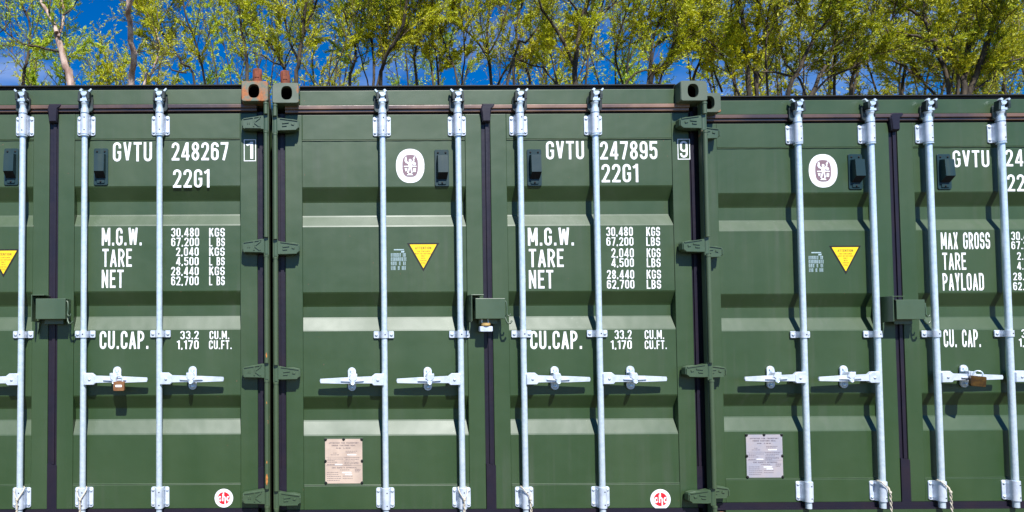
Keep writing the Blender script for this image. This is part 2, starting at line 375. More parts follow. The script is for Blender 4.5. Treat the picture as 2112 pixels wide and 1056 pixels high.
MARKINGS = {
 'A': [
  ('M.G.W.', 0.27, 0.5, 1.667, 1.769),
  ('TARE', 0.274, 0.443, 1.544, 1.648),
  ('NET', 0.271, 0.396, 1.423, 1.527),
  ('30,480', 0.669, 0.829, 1.716, 1.766),
  ('67,200', 0.669, 0.829, 1.661, 1.71),
  ('2,040', 0.697, 0.827, 1.605, 1.654),
  ('4,500', 0.697, 0.827, 1.55, 1.598),
  ('28,440', 0.669, 0.827, 1.493, 1.542),
  ('62,700', 0.669, 0.827, 1.436, 1.487),
  ('KGS', 0.887, 0.977, 1.715, 1.765),
  ('L BS', 0.887, 0.977, 1.659, 1.709),
  ('KGS', 0.887, 0.976, 1.604, 1.653),
  ('L BS', 0.887, 0.976, 1.549, 1.597),
  ('KGS', 0.887, 0.976, 1.492, 1.542),
  ('L BS', 0.887, 0.976, 1.435, 1.486),
  ('CU.CAP.', 0.261, 0.54, 1.073, 1.176),
  ('33.2', 0.722, 0.827, 1.127, 1.174),
  ('1,170', 0.703, 0.827, 1.07, 1.12),
  ('CU.M.', 0.889, 1.002, 1.126, 1.173),
  ('CU.FT.', 0.886, 1.016, 1.069, 1.119),
  ('GVTU', 0.332, 0.557, 2.154, 2.266),
  ('248267', 0.671, 0.998, 2.158, 2.263),
  ('22G1', 0.679, 0.889, 2.0, 2.106),
  ('1', 1.103, 1.142, 2.164, 2.263),
  ('BOX', 1.088, 1.158, 2.15, 2.277),
  ('TRI', -0.385, -0.203, 1.488, 1.649),
  ('MARK', -0.48, -0.387, 1.502, 1.619),
  ('OVAL', -0.511, -0.351, 2.009, 2.203),
  ('VENT', -0.291, -0.214, 2.02, 2.231),
  ('VENT', 0.227, 0.301, 2.017, 2.228),
  ('RED', 0.918, 1.023, 0.174, 0.277),
 ],
 'B': [
  ('M.G.W.', 0.228, 0.493, 1.665, 1.768),
  ('TARE', 0.232, 0.431, 1.541, 1.646),
  ('NET', 0.23, 0.37, 1.418, 1.524),
  ('30,480', 0.679, 0.832, 1.718, 1.77),
  ('67,200', 0.679, 0.834, 1.662, 1.711),
  ('2,040', 0.706, 0.835, 1.594, 1.647),
  ('4,500', 0.705, 0.834, 1.539, 1.589),
  ('28,440', 0.678, 0.834, 1.472, 1.522),
  ('62,700', 0.677, 0.834, 1.415, 1.465),
  ('KGS', 0.909, 0.988, 1.716, 1.769),
  ('LBS', 0.908, 0.987, 1.66, 1.71),
  ('KGS', 0.909, 0.988, 1.593, 1.646),
  ('LBS', 0.908, 0.987, 1.537, 1.588),
  ('KGS', 0.906, 0.988, 1.47, 1.522),
  ('LBS', 0.905, 0.987, 1.413, 1.464),
  ('CU.CAP.', 0.232, 0.528, 1.071, 1.175),
  ('33.2', 0.715, 0.812, 1.126, 1.177),
  ('1,170', 0.692, 0.812, 1.069, 1.118),
  ('CU.M.', 0.887, 0.998, 1.125, 1.176),
  ('CU.FT.', 0.886, 1.012, 1.068, 1.117),
  ('GVTU', 0.341, 0.56, 2.164, 2.27),
  ('247895', 0.653, 0.983, 2.162, 2.267),
  ('22G1', 0.659, 0.87, 2.029, 2.135),
  ('9', 1.112, 1.156, 2.169, 2.266),
  ('BOX', 1.098, 1.17, 2.158, 2.278),
  ('TRI', -0.467, -0.282, 1.52, 1.684),
  ('MARK', -0.562, -0.466, 1.529, 1.651),
  ('OVAL', -0.526, -0.362, 2.032, 2.23),
  ('VENT', -0.306, -0.219, 2.004, 2.229),
  ('VENT', 0.228, 0.313, 2.009, 2.223),
  ('RED', 0.896, 1.011, 0.161, 0.273),
  ('PLATE', -0.945, -0.734, 0.316, 0.567),
 ],
 'C': [
  ('MAX GROSS', 0.261, 0.555, 1.664, 1.765),
  ('TARE', 0.266, 0.407, 1.54, 1.643),
  ('PAYLOAD', 0.263, 0.509, 1.416, 1.52),
  ('30.480', 0.683, 0.84, 1.716, 1.767),
  ('67.200', 0.682, 0.837, 1.662, 1.709),
  ('2.040', 0.714, 0.838, 1.598, 1.644),
  ('4.500', 0.711, 0.835, 1.539, 1.585),
  ('28.440', 0.686, 0.838, 1.476, 1.521),
  ('62.700', 0.683, 0.836, 1.416, 1.464),
  ('CU. CAP.', 0.256, 0.477, 1.078, 1.183),
  ('33.2', 0.721, 0.821, 1.131, 1.182),
  ('1,170', 0.704, 0.822, 1.079, 1.127),
  ('GVTU', 0.351, 0.57, 2.158, 2.26),
  ('249', 0.667, 0.832, 2.162, 2.264),
  ('22', 0.673, 0.776, 2.011, 2.113),
  ('TRI', -0.409, -0.219, 1.517, 1.688),
  ('MARK', -0.536, -0.439, 1.532, 1.653),
  ('OVAL', -0.517, -0.345, 2.04, 2.242),
  ('VENT', -0.285, -0.196, 2.027, 2.241),
  ('VENT', 0.248, 0.338, 2.024, 2.238),
  ('PLATE', -0.94, -0.726, 0.314, 0.567),
 ],
}
TREES = [
 ('fork_left', 1, [(0.075, 0.05, [(-4.37, 8.3, 5.75), (-4.49, 8.33, 6.17), (-4.63, 8.37, 6.66), (-4.68, 8.4, 6.86)]), (0.045, 0.03, [(-4.64, 8.3, 6.81), (-4.76, 8.37, 7.1), (-4.9, 8.44, 7.3), (-5.03, 8.5, 7.53)]), (0.03, 0.02, [(-4.61, 8.3, 6.74), (-4.57, 8.38, 7.01), (-4.58, 8.47, 7.28), (-4.65, 8.55, 7.55)]), (0.022, 0.012, [(-4.62, 8.3, 6.47), (-4.85, 8.42, 6.55), (-5.13, 8.55, 6.67), (-5.41, 8.67, 6.76), (-5.7, 8.8, 6.98), (-5.99, 8.92, 7.22)]), (0.02, 0.01, [(-4.53, 8.3, 7.13), (-4.44, 8.37, 7.28)]), (0.02, 0.012, [(-4.8, 8.3, 7.2), (-4.82, 8.42, 7.49)])]),
 ('snag', 0, [(0.06, 0.04, [(-3.21, 8.1, 5.67), (-3.16, 7.97, 6.01), (-3.09, 7.84, 6.2), (-3.12, 7.7, 6.37), (-3.1, 7.57, 6.66), (-3.1, 7.44, 6.72), (-3.0, 7.31, 6.9)]), (0.03, 0.012, [(-3.17, 8.1, 6.31), (-3.11, 8.09, 6.34)]), (0.02, 0.01, [(-3.27, 8.1, 6.96), (-3.33, 8.22, 7.38)])]),
 ('pale_stem', 1, [(0.035, 0.02, [(-3.01, 8.2, 5.73), (-2.92, 8.24, 5.96), (-2.83, 8.28, 6.18), (-2.77, 8.33, 6.52), (-2.83, 8.37, 6.9)])]),
 ('a', 1, [(0.035, 0.02, [(-2.36, 9.8, 6.34), (-2.65, 9.91, 6.92), (-2.98, 10.02, 7.43), (-3.21, 10.14, 7.76), (-3.55, 10.25, 8.17), (-3.74, 10.36, 8.49)]), (0.035, 0.02, [(-2.12, 9.8, 6.34), (-2.24, 9.69, 6.92), (-2.34, 9.58, 7.3), (-2.47, 9.48, 7.58), (-2.54, 9.37, 7.97)]), (0.02, 0.012, [(-3.14, 9.8, 7.6), (-3.04, 9.79, 7.78), (-2.88, 9.78, 8.03)]), (0.025, 0.012, [(-2.53, 9.8, 6.66), (-2.82, 9.73, 6.69), (-2.95, 9.66, 6.91)])]),
 ('b', 1, [(0.05, 0.03, [(-1.23, 9.3, 6.11), (-1.25, 9.31, 6.75), (-1.33, 9.32, 7.25), (-1.43, 9.34, 7.95)]), (0.03, 0.015, [(-0.46, 9.3, 6.45), (-0.65, 9.32, 6.85), (-0.84, 9.34, 7.11), (-1.14, 9.36, 7.46), (-1.28, 9.38, 7.77)]), (0.02, 0.01, [(-0.48, 9.3, 6.55), (-0.43, 9.16, 6.73), (-0.3, 9.03, 6.87)]), (0.025, 0.015, [(-0.46, 9.3, 6.06), (-0.47, 9.22, 6.51), (-0.69, 9.14, 6.58), (-0.94, 9.06, 6.72)])]),
 ('c', 1, [(0.06, 0.04, [(-0.25, 8.8, 5.92), (-0.19, 8.74, 6.41), (-0.14, 8.68, 6.85), (-0.04, 8.61, 7.56)]), (0.04, 0.03, [(-0.14, 8.8, 6.86), (0.03, 8.92, 7.34), (0.18, 9.03, 7.78)]), (0.03, 0.02, [(-0.19, 8.8, 6.43), (-0.35, 8.87, 6.84), (-0.46, 8.95, 7.36), (-0.44, 9.02, 7.78)]), (0.02, 0.012, [(0.32, 8.8, 5.94), (0.49, 8.7, 6.29), (0.58, 8.61, 6.44), (0.76, 8.51, 6.95)])]),
 ('d', 1, [(0.045, 0.03, [(0.81, 9.2, 6.06), (0.84, 9.28, 6.43), (0.93, 9.37, 6.76), (0.94, 9.45, 7.05), (1.07, 9.53, 7.53), (1.16, 9.62, 8.08)]), (0.025, 0.015, [(0.92, 9.2, 6.93), (0.79, 9.1, 7.23), (0.72, 9.0, 7.47), (0.6, 8.9, 7.71)]), (0.025, 0.015, [(0.83, 9.2, 6.4), (0.97, 9.23, 6.75)]), (0.02, 0.012, [(1.18, 9.2, 6.09), (1.03, 9.1, 6.65), (0.95, 8.99, 6.84), (1.01, 8.89, 7.03)])]),
 ('e', 1, [(0.055, 0.04, [(1.38, 8.9, 5.9), (1.4, 8.76, 6.31), (1.47, 8.62, 6.49), (1.59, 8.48, 6.66), (1.74, 8.34, 6.96), (1.81, 8.2, 7.34)]), (0.04, 0.025, [(1.24, 8.9, 5.9), (1.26, 9.0, 6.7), (1.18, 9.11, 7.23), (1.14, 9.21, 7.48), (1.05, 9.32, 7.72)]), (0.03, 0.02, [(1.43, 8.9, 6.42), (1.47, 8.82, 7.0), (1.33, 8.74, 7.24), (1.26, 8.66, 7.58)]), (0.03, 0.02, [(1.29, 8.9, 5.9), (1.42, 8.82, 6.43), (1.7, 8.74, 6.82), (1.89, 8.66, 7.11), (2.05, 8.58, 7.44)]), (0.025, 0.015, [(1.5, 8.9, 6.61), (1.55, 9.04, 7.2), (1.76, 9.17, 7.84)])]),
 ('f', 1, [(0.045, 0.03, [(3.73, 9.6, 6.2), (3.68, 9.7, 6.99), (3.71, 9.81, 7.55), (3.8, 9.91, 8.22)]), (0.035, 0.02, [(3.71, 9.6, 6.8), (3.38, 9.54, 7.22), (3.08, 9.48, 7.5), (2.92, 9.42, 7.77), (2.81, 9.36, 7.94)]), (0.035, 0.02, [(3.8, 9.6, 6.2), (4.07, 9.73, 6.7), (4.27, 9.86, 6.87)]), (0.03, 0.015, [(3.69, 9.6, 6.95), (3.9, 9.61, 7.35), (4.03, 9.62, 7.76), (4.12, 9.63, 8.07)]), (0.03, 0.015, [(3.04, 9.6, 6.2), (2.99, 9.65, 6.67), (2.87, 9.7, 7.0), (2.72, 9.75, 7.53)]), (0.025, 0.015, [(3.11, 9.6, 6.25), (3.16, 9.52, 6.92), (3.12, 9.43, 7.38)]), (0.03, 0.015, [(2.54, 9.6, 6.2), (2.51, 9.72, 6.81), (2.35, 9.85, 7.58)])]),
 ('g', 1, [(0.035, 0.02, [(4.0, 9.0, 6.59), (4.24, 9.05, 6.92), (4.47, 9.11, 7.19), (4.73, 9.16, 7.63), (4.85, 9.21, 7.85)]), (0.03, 0.018, [(4.84, 9.0, 5.99), (4.61, 9.13, 6.45), (4.42, 9.26, 6.55), (4.12, 9.39, 6.78)]), (0.04, 0.025, [(3.85, 9.0, 5.92), (3.93, 9.11, 6.35), (4.07, 9.22, 6.68)]), (0.025, 0.012, [(4.86, 9.0, 5.99), (4.71, 8.94, 6.56), (4.58, 8.89, 6.82)])]),
 ('h', 1, [(0.07, 0.055, [(5.06, 8.7, 5.8), (5.05, 8.66, 6.25), (5.09, 8.62, 6.7), (5.14, 8.58, 7.05)]), (0.045, 0.025, [(5.06, 8.7, 6.25), (4.84, 8.61, 6.65), (4.58, 8.51, 7.02), (4.35, 8.42, 7.25), (4.27, 8.33, 7.39)]), (0.045, 0.03, [(5.19, 8.7, 7.11), (5.22, 8.6, 7.29), (5.27, 8.5, 7.48)]), (0.035, 0.02, [(5.19, 8.7, 7.11), (5.07, 8.58, 7.33), (4.89, 8.46, 7.45)]), (0.03, 0.015, [(5.25, 8.7, 7.03), (5.51, 8.64, 7.22), (5.74, 8.59, 7.42)]), (0.03, 0.02, [(5.24, 8.7, 5.8), (5.33, 8.73, 6.46), (5.46, 8.76, 7.04), (5.67, 8.79, 7.62)])]),
 ('i', 1, [(0.055, 0.035, [(6.68, 9.1, 5.94), (6.85, 8.96, 6.37), (6.97, 8.82, 6.59), (7.0, 8.68, 7.0), (7.07, 8.54, 7.49)]), (0.04, 0.025, [(6.68, 9.1, 5.94), (6.78, 9.15, 6.93), (6.94, 9.2, 7.34), (7.14, 9.25, 7.85)]), (0.03, 0.015, [(6.8, 9.1, 6.86), (7.06, 9.05, 7.03), (7.51, 9.01, 7.15), (7.78, 8.96, 7.46), (7.9, 8.92, 7.68)]), (0.03, 0.015, [(6.16, 9.1, 5.99), (6.38, 9.05, 6.31), (6.92, 8.99, 6.38), (7.18, 8.94, 6.74)]), (0.02, 0.01, [(6.32, 9.1, 6.62), (6.66, 9.19, 7.29), (6.91, 9.28, 7.87)]), (0.03, 0.015, [(6.82, 9.1, 5.99), (7.12, 9.09, 6.66), (7.51, 9.09, 7.14)])]),
 ('j', 1, [(0.06, 0.045, [(8.42, 8.8, 5.68), (8.36, 8.75, 6.46), (8.3, 8.7, 7.0), (8.19, 8.65, 7.53)]), (0.05, 0.035, [(8.58, 8.8, 5.68), (8.54, 8.79, 6.47), (8.62, 8.79, 7.13), (8.7, 8.78, 7.6)]), (0.03, 0.015, [(8.27, 8.8, 5.68), (8.1, 8.86, 6.22), (7.92, 8.91, 6.72), (7.58, 8.97, 7.04)]), (0.03, 0.018, [(8.8, 8.8, 5.72), (8.68, 8.68, 6.33), (8.63, 8.55, 6.93), (8.63, 8.43, 7.42)]), (0.025, 0.015, [(8.67, 8.8, 6.05), (8.53, 8.93, 6.44), (8.11, 9.07, 6.88)])]),
 ('k', 1, [(0.055, 0.035, [(8.92, 8.5, 5.47), (9.09, 8.37, 6.11), (9.32, 8.23, 6.68), (9.49, 8.1, 6.93), (9.56, 7.97, 7.17)]), (0.05, 0.03, [(9.33, 8.5, 5.52), (9.6, 8.57, 6.0), (9.9, 8.64, 6.49), (10.1, 8.71, 7.09), (10.28, 8.78, 7.59)]), (0.03, 0.018, [(9.31, 8.5, 5.56), (9.26, 8.6, 5.97), (9.06, 8.69, 6.33), (9.01, 8.79, 7.04), (9.05, 8.89, 7.46)]), (0.03, 0.018, [(9.57, 8.5, 6.79), (9.29, 8.37, 6.92), (9.06, 8.23, 7.09), (8.84, 8.1, 7.24)]), (0.03, 0.02, [(9.09, 8.5, 5.98), (8.79, 8.58, 6.1), (8.57, 8.66, 6.16)])]),
 ('l', 1, [(0.045, 0.03, [(10.45, 8.9, 5.66), (10.54, 8.86, 6.3), (10.84, 8.83, 6.62), (10.83, 8.79, 7.12), (10.84, 8.75, 7.57)]), (0.035, 0.02, [(10.95, 8.9, 6.62), (11.2, 8.92, 6.51), (11.5, 8.94, 6.38), (11.84, 8.97, 6.15)]), (0.03, 0.018, [(9.68, 8.9, 5.75), (9.94, 8.76, 6.08), (10.29, 8.63, 6.21), (10.46, 8.49, 6.38)]), (0.025, 0.014, [(11.0, 8.9, 6.65), (11.14, 8.77, 7.02), (11.13, 8.65, 7.33), (11.07, 8.52, 7.45)]), (0.035, 0.02, [(10.14, 8.9, 5.66), (10.1, 8.81, 6.47), (10.17, 8.72, 7.0), (10.15, 8.63, 7.42)])]),
 ('m', 1, [(0.07, 0.05, [(12.13, 8.4, 5.45), (12.32, 8.53, 6.16), (12.55, 8.65, 6.86), (12.73, 8.78, 7.58)]), (0.075, 0.055, [(12.15, 8.4, 5.45), (12.4, 8.32, 6.16), (12.47, 8.23, 6.62), (12.58, 8.15, 7.07), (12.54, 8.06, 7.21)]), (0.05, 0.03, [(11.88, 8.4, 5.45), (11.88, 8.47, 6.04), (11.79, 8.54, 6.53), (11.73, 8.61, 7.03), (11.49, 8.69, 7.35), (11.28, 8.76, 7.48)]), (0.035, 0.02, [(12.16, 8.4, 5.65), (12.55, 8.52, 5.78), (13.05, 8.64, 6.11), (13.68, 8.76, 6.48)]), (0.03, 0.02, [(11.61, 8.4, 6.61), (11.56, 8.52, 7.08), (11.69, 8.65, 7.52)]), (0.025, 0.015, [(12.6, 8.4, 6.51), (12.63, 8.36, 6.26), (12.76, 8.31, 6.15), (13.14, 8.27, 6.24)]), (0.04, 0.03, [(12.02, 8.4, 5.45), (12.0, 8.36, 6.18), (11.84, 8.32, 6.43), (11.18, 8.28, 6.65), (10.52, 8.24, 6.63)])]),
 ('n', 1, [(0.05, 0.03, [(14.42, 9.4, 5.79), (14.36, 9.41, 6.61), (14.15, 9.41, 7.3), (14.23, 9.42, 7.9)]), (0.04, 0.03, [(11.89, 9.4, 5.81), (12.07, 9.48, 6.65), (12.52, 9.55, 7.18), (12.57, 9.63, 8.02)]), (0.035, 0.02, [(12.67, 9.4, 5.8), (12.19, 9.29, 6.28), (11.91, 9.18, 6.53)])]),
 ('o', 0.6, [(0.045, 0.03, [(-6.09, 10.2, 6.43), (-6.04, 10.27, 7.19), (-6.01, 10.34, 7.86), (-6.17, 10.41, 8.32)]), (0.02, 0.012, [(-5.86, 10.2, 6.43), (-6.21, 10.28, 7.09), (-6.51, 10.37, 7.45), (-6.82, 10.45, 7.7)]), (0.02, 0.01, [(-6.37, 10.2, 8.0), (-6.54, 10.3, 7.84), (-6.8, 10.4, 7.78)]), (0.015, 0.008, [(-6.2, 10.2, 7.63), (-6.31, 10.07, 7.89), (-6.3, 9.94, 8.29)])]),
 ('p', 1, [(0.04, 0.025, [(4.62, 9.9, 6.25), (4.47, 10.02, 7.03), (4.42, 10.15, 7.71), (4.63, 10.27, 8.4)]), (0.03, 0.02, [(6.59, 9.9, 6.24), (6.35, 9.79, 6.91), (6.41, 9.67, 7.47), (6.57, 9.56, 8.02)])]),
 ('q', 1, [(0.04, 0.025, [(2.25, 9.9, 6.27), (2.2, 9.86, 6.97), (2.35, 9.81, 7.56), (2.45, 9.77, 8.15)]), (0.03, 0.02, [(2.7, 9.9, 6.26), (2.67, 9.93, 7.0), (2.58, 9.96, 7.63), (2.64, 9.99, 8.27)])]),
 ('r', 1, [(0.04, 0.025, [(8.01, 9.9, 6.24), (8.25, 10.02, 7.0), (8.18, 10.13, 7.68), (8.21, 10.25, 8.37)]), (0.03, 0.02, [(8.61, 9.9, 6.23), (8.4, 9.86, 6.93), (8.69, 9.81, 7.52), (8.78, 9.77, 8.11)])]),
]

# ------------------------------------------------------------------ ground
gm = MB(); gm.add([(-400, -400, 0), (400, -400, 0), (400, 400, 0), (-400, 400, 0)], [(0, 1, 2, 3)])
g = gm.build('ground', 'ground'); g['kind'] = 'structure'

# ------------------------------------------------------------------ shipping containers (local: x right, y into the container, z up)
HW, HT = 1.235, 2.591
FACE = 0.075                          # door face behind the corner castings
PAN = 0.0795
SEAM = -0.007
CZ = [(2.007, 1.931, 1.847, 1.783), (1.400, 1.325, 1.256, 1.184), (0.805, 0.734, 0.665, 0.588)]
CD = 0.040                            # corrugation depth

def casting_mesh(sx, top):
    """hollow steel corner fitting with an oval front hole; sx=-1 left, +1 right"""
    mb = MB(); w, h, d = 0.153, 0.1175, 0.178; n = 40
    cx = 0; cz = 0
    outer = []; inner = []
    for k in range(n):
        a = 2 * math.pi * k / n; c, s_ = math.cos(a), math.sin(a)
        # rounded rectangle, the outer upper corner much rounder
        px = math.copysign(abs(c) ** .14, c) * w / 2; pz = math.copysign(abs(s_) ** .14, s_) * h / 2
        if sx * c > .1 and s_ > .1:
            px = math.copysign(abs(c) ** .34, c) * w / 2; pz = math.copysign(abs(s_) ** .34, s_) * h / 2
        outer.append((px, pz))
        inner.append((cx - sx * .006 + .0315 * math.copysign(abs(c) ** .75, c), .0395 * math.copysign(abs(s_) ** .8, s_)))
    def at(P, y, k=1.0): return [(p[0] * k, y, p[1] * k) for p in P]
    mb.ring_loft([at(outer, .005), at(outer, d)], 0, smooth=False, cap0=False)
    mb.ring_loft([at(outer, .005), at(outer, 0, .955)], 0, smooth=False, cap0=False, cap1=False)
    mb.ring_loft([at(outer, 0, .955), at(inner, 0)], 0, smooth=False, cap0=False, cap1=False)
    mb.ring_loft([at(inner, 0), at(inner, .032)], 0, smooth=True, cap0=False, cap1=False)
    mb.ring_loft([at(inner, .032), at([(p[0] * .82, p[1] * .74) for p in outer], .034), at([(p[0] * .82, p[1] * .74) for p in outer], .16)], 1, smooth=False, cap0=False)
    return mb.mesh('corner_casting', ['rusty_cast' if top else 'green_cast', 'hole'])

def door_frame_mesh(s):
    """s=-1 left door, +1 right door: stiles and rails as hollow sections"""
    mb = MB()
    xi = SEAM + s * 0.026; xo = s * 1.165; pi_ = SEAM + s * 0.119; po = s * 1.0667
    mb.box(xi, pi_, FACE, .135, .168, 2.43)                 # inner stile
    mb.box(po, xo, FACE, .135, .168, 2.43)                  # outer stile
    a, b = sorted((pi_, po))
    mb.box(a, b, FACE + .0003, .135, 2.283, 2.43)           # top rail
    mb.box(a, b, FACE + .0003, .135, .168, .304)            # bottom rail
    return mb.mesh('frame', ['green'])
def panel_mesh(s):
    mb = MB(); pi_ = SEAM + s * 0.119; po = s * 1.0667; a, b = sorted((pi_, po)); a += .001; b -= .001
    prof = [(2.283, PAN)]
    for z0, z1, z2, z3 in CZ: prof += [(z0 + .004, PAN), (z0 - .004, PAN + .003), (z1 + .004, PAN + CD - .003), (z1 - .004, PAN + CD), (z2 + .004, PAN + CD), (z2 - .004, PAN + CD - .003), (z3 + .004, PAN + .003), (z3 - .004, PAN)]
    prof.append((.304, PAN))
    nx = 2
    xs = [a, b]
    vs = [(x, y, z) for z, y in prof for x in xs]
    fs = [(2 * i, 2 * i + 1, 2 * i + 3, 2 * i + 2) for i in range(len(prof) - 1)]
    mb.add(vs, fs, 0)
    mb.box(a, b, .130, .134, .304, 2.283)
    # weld beads along the panel edge
    for z in (2.283, .304):
        mb.tube([(a + (b - a) * k / 30, PAN - .001 + .0006 * math.sin(k * 1.7), z + (-.003 if z > 1 else .003)) for k in range(31)], .0032, 6)
    return mb.mesh('corrugated_panel', ['green'])
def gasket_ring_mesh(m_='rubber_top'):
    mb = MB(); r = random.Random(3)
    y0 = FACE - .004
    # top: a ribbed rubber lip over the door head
    for (za, zb, ya, m) in ((2.456, 2.478, y0 - .016, 0), (2.440, 2.456, y0 - .006, 0), (2.430, 2.440, y0 + .010, 1)):  # lowest strip is black: shadow below the lip put in as colour
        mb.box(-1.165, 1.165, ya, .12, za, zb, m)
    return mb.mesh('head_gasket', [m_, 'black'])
def seam_mesh():
    mb = MB()
    mb.box(SEAM - .026, SEAM + .026, FACE + .006, .13, .168, 2.440)
    mb.box(SEAM - .003, SEAM + .015, FACE - .002, FACE + .006, .42, 2.38)
    mb.prism([(SEAM - .024, .168), (SEAM + .030, .168), (SEAM + .030, .415), (SEAM - .024, .425)], FACE - .004, FACE + .005)
    # turned-over flap at the head
    mb.prism([(SEAM - .030, 2.470), (SEAM - .022, 2.484), (SEAM + .046, 2.484), (SEAM + .050, 2.476), (SEAM + .030, 2.462), (SEAM + .026, 2.42), (SEAM + .022, 2.375), (SEAM - .022, 2.375), (SEAM - .028, 2.42), (SEAM - .034, 2.450)], FACE - .026, FACE - .002, 0, .009)
    return mb.mesh('door_gasket', ['rubber'])
def side_gasket_mesh(s):
    mb = MB()
    a, b = sorted((s * 1.165, s * 1.206))
    mb.box(a, b, FACE + .014, .13, .168, 2.44)
    c, d = sorted((s * 1.206, s * 1.2318)); mb.box(c, d, .098, .13, .130, 2.475, 1)  # black strip paints the shade inside the gap beside the post
    m = (a + b) / 2
    mb.box(m - .007, m + .011, FACE + .006, FACE + .014, .168, 2.44)
    a, b = sorted((s * 1.160, s * 1.206))
    mb.box(a, b, FACE + .002, FACE + .006, .17, .40)
    return mb.mesh('side_gasket', ['rubber', 'black'])
def bottom_gasket_mesh():
    mb = MB(); mb.box(-1.165, 1.165, FACE - .006, .12, .140, .168); mb.box(-1.165, 1.165, FACE - .014, .10, .128, .140)
    return mb.mesh('sill_gasket', ['rubber'])
def frame_mesh():
    """end frame: header, corner posts and sill"""
    mb = MB()
    mb.box(-HW + .155, HW - .155, .060, .24, 2.4782, 2.566)         # header
    return mb.mesh('header', ['green'])
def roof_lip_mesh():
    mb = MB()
    mb.box(-HW + .156, HW - .156, .064, .30, 2.5662, 2.583, 0)  # black band paints the shadow beneath the roof lip
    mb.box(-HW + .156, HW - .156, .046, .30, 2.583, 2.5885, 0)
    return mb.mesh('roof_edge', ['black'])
def post_mesh(s):
    mb = MB(); a, b = sorted((s * 1.206, s * HW))
    mb.box(a, b, .018, .052, .118, 2.473)
    a, b = sorted((s * 1.232, s * HW)); mb.box(a, b, .052, .20, .118, 2.473)
    return mb.mesh('corner_post', ['green_post'])
def shell_mesh():
    mb = MB()
    mb.box(-HW + .155, HW - .155, .0605, .24, .0, .128)              # sill
    mb.box(-1.165, 1.165, .1355, .16, .128, 2.475)                  # dark back of the doors
    # corrugated side walls
    for s in (-1, 1):
        P = []; y = .2
        while y < 5.95:
            for dy, xx in ((0, 0), (.07, 0), (.105, .034), (.175, .034), (.21, 0)): P.append((s * (HW - .008 - xx), y + dy))
            y += .28
        vs = [(x, yy, z) for x, yy in P for z in (.16, 2.5)]
        mb.add(vs, [(2 * i, 2 * i + 1, 2 * i + 3, 2 * i + 2) for i in range(len(P) - 1)])
        mb.box(s * (HW - .06), s * HW, .2, 5.88, 2.5, 2.56); mb.box(s * (HW - .06), s * HW, .2, 5.88, .0, .16)
    mb.box(-HW + .05, HW - .05, .3, 5.95, 2.545, 2.575)             # roof
    mb.box(-HW + .05, HW - .05, .3, 5.95, .1, .14)                  # floor
    mb.box(-HW + .02, HW - .02, 5.95, 6.058, .0, 2.55)              # far end
    return mb.mesh('body_shell', ['green'])

RODS = [(-.603, -1), (-.173, -1), (.178, 1), (.610, 1)]     # x of each locking bar and the side its handle turns to
RY = FACE - .032; RR = .0170
def rod_mesh(seed):
    mb = MB()
    mb.cyl((0, 0, .14), (0, 0, 2.45), RR, n=20)
    mb.cyl((0, 0, 2.424), (0, 0, 2.449), .0235, .0215, n=20)            # collar
    mb.cyl((0, 0, 2.290), (0, 0, 2.296), .0245, n=20)
    mb.lathe((0, 0, 2.449), (0, 0, 1), [(0, .0185), (.018, .0175), (.026, .021), (.034, .024), (.040, .022), (.046, .015)], 18)
    return mb.mesh('bar', ['galv'])
def bracket_mesh():
    """tall guide plate with a raised sleeve, four bolts and two holes"""
    mb = MB(); w, h = .103, .113
    mb.prism(rrect(0, 0, w, h, .011), .0255, .032, 0, .0015)
    P = [(-.030, .0255), (-.0235, .010)] + [(.0235 * math.cos(a), -.0235 * math.sin(a) + .0) for a in [math.radians(180 - k * 20) for k in range(10)]] + [(.0235, .010), (.030, .0255)]
    P = [(x, y) for x, y in P]
    mb.ring_loft([[(x, y, -h / 2) for x, y in P], [(x, y, h / 2 + .002) for x, y in P]], 0, smooth=True)
    for sx in (-1, 1):
        for sz in (-1, 1):
            mb.lathe((sx * .040, .0255, sz * .039), (0, -1, 0), [(0, .0085), (.003, .0085), (.006, .005), (.0065, .002)], 10, 1)
    for sz in (-1, 1): mb.cyl((.004, -.0245, sz * .036), (.004, -.0225, sz * .036), .0034, n=10, mi=2)
    return mb.mesh('bracket', ['galv_plate', 'galv', 'hole'])
def guide_mesh():
    mb = MB(); w, h = .114, .040
    for s in (-1, 1):
        mb.prism(rrect(s * .040, 0, .036, h, .006), .0255, .032, 0, .0012)
        mb.lathe((s * .043, .0255, 0), (0, -1, 0), [(0, .0095), (.003, .0095), (.0055, .005), (.006, .002)], 10, 1)
    P = [(-.030, .0255), (-.023, .008)] + [(.0225 * math.cos(a), -.0225 * math.sin(a)) for a in [math.radians(180 - k * 20) for k in range(10)]] + [(.023, .008), (.030, .0255)]
    mb.ring_loft([[(x, y, -h / 2 + .001) for x, y in P], [(x, y, h / 2 - .001) for x, y in P]], 0, smooth=True)
    mb.cyl((.002, -.0235, 0), (.002, -.0215, 0), .0036, n=10, mi=2)
    return mb.mesh('guide', ['galv_plate', 'galv', 'hole'])
def cam_mesh(s):
    """forked cam head gripping the keeper on the header"""
    mb = MB()
    mb.prism([(-.014, .046), (-.020, .058), (-.013, .066), (.012, .066), (.022, .060), (.018, .048), (.008, .040), (-.010, .040)], -.020, .008, 0, .003)
    mb.prism([(-.012, .0), (.012, .0), (.013, .046), (-.012, .046)], -.012, .012, 0, .003)
    mb.prism([(s * .010, .058), (s * .040, .084), (s * .046, .078), (s * .024, .052)], -.016, .006, 0, .002)
    mb.prism([(-s * .026, .070), (-s * .014, .082), (-s * .004, .078), (-s * .010, .060)], -.022, -.004, 0, .002)
    mb.prism([(-.030, .016), (-.020, .010), (.020, .010), (.034, .022), (.032, .030), (.016, .024), (-.018, .026)], -.019, .004, 0, .002)
    return mb.mesh('cam_head', ['galv'])
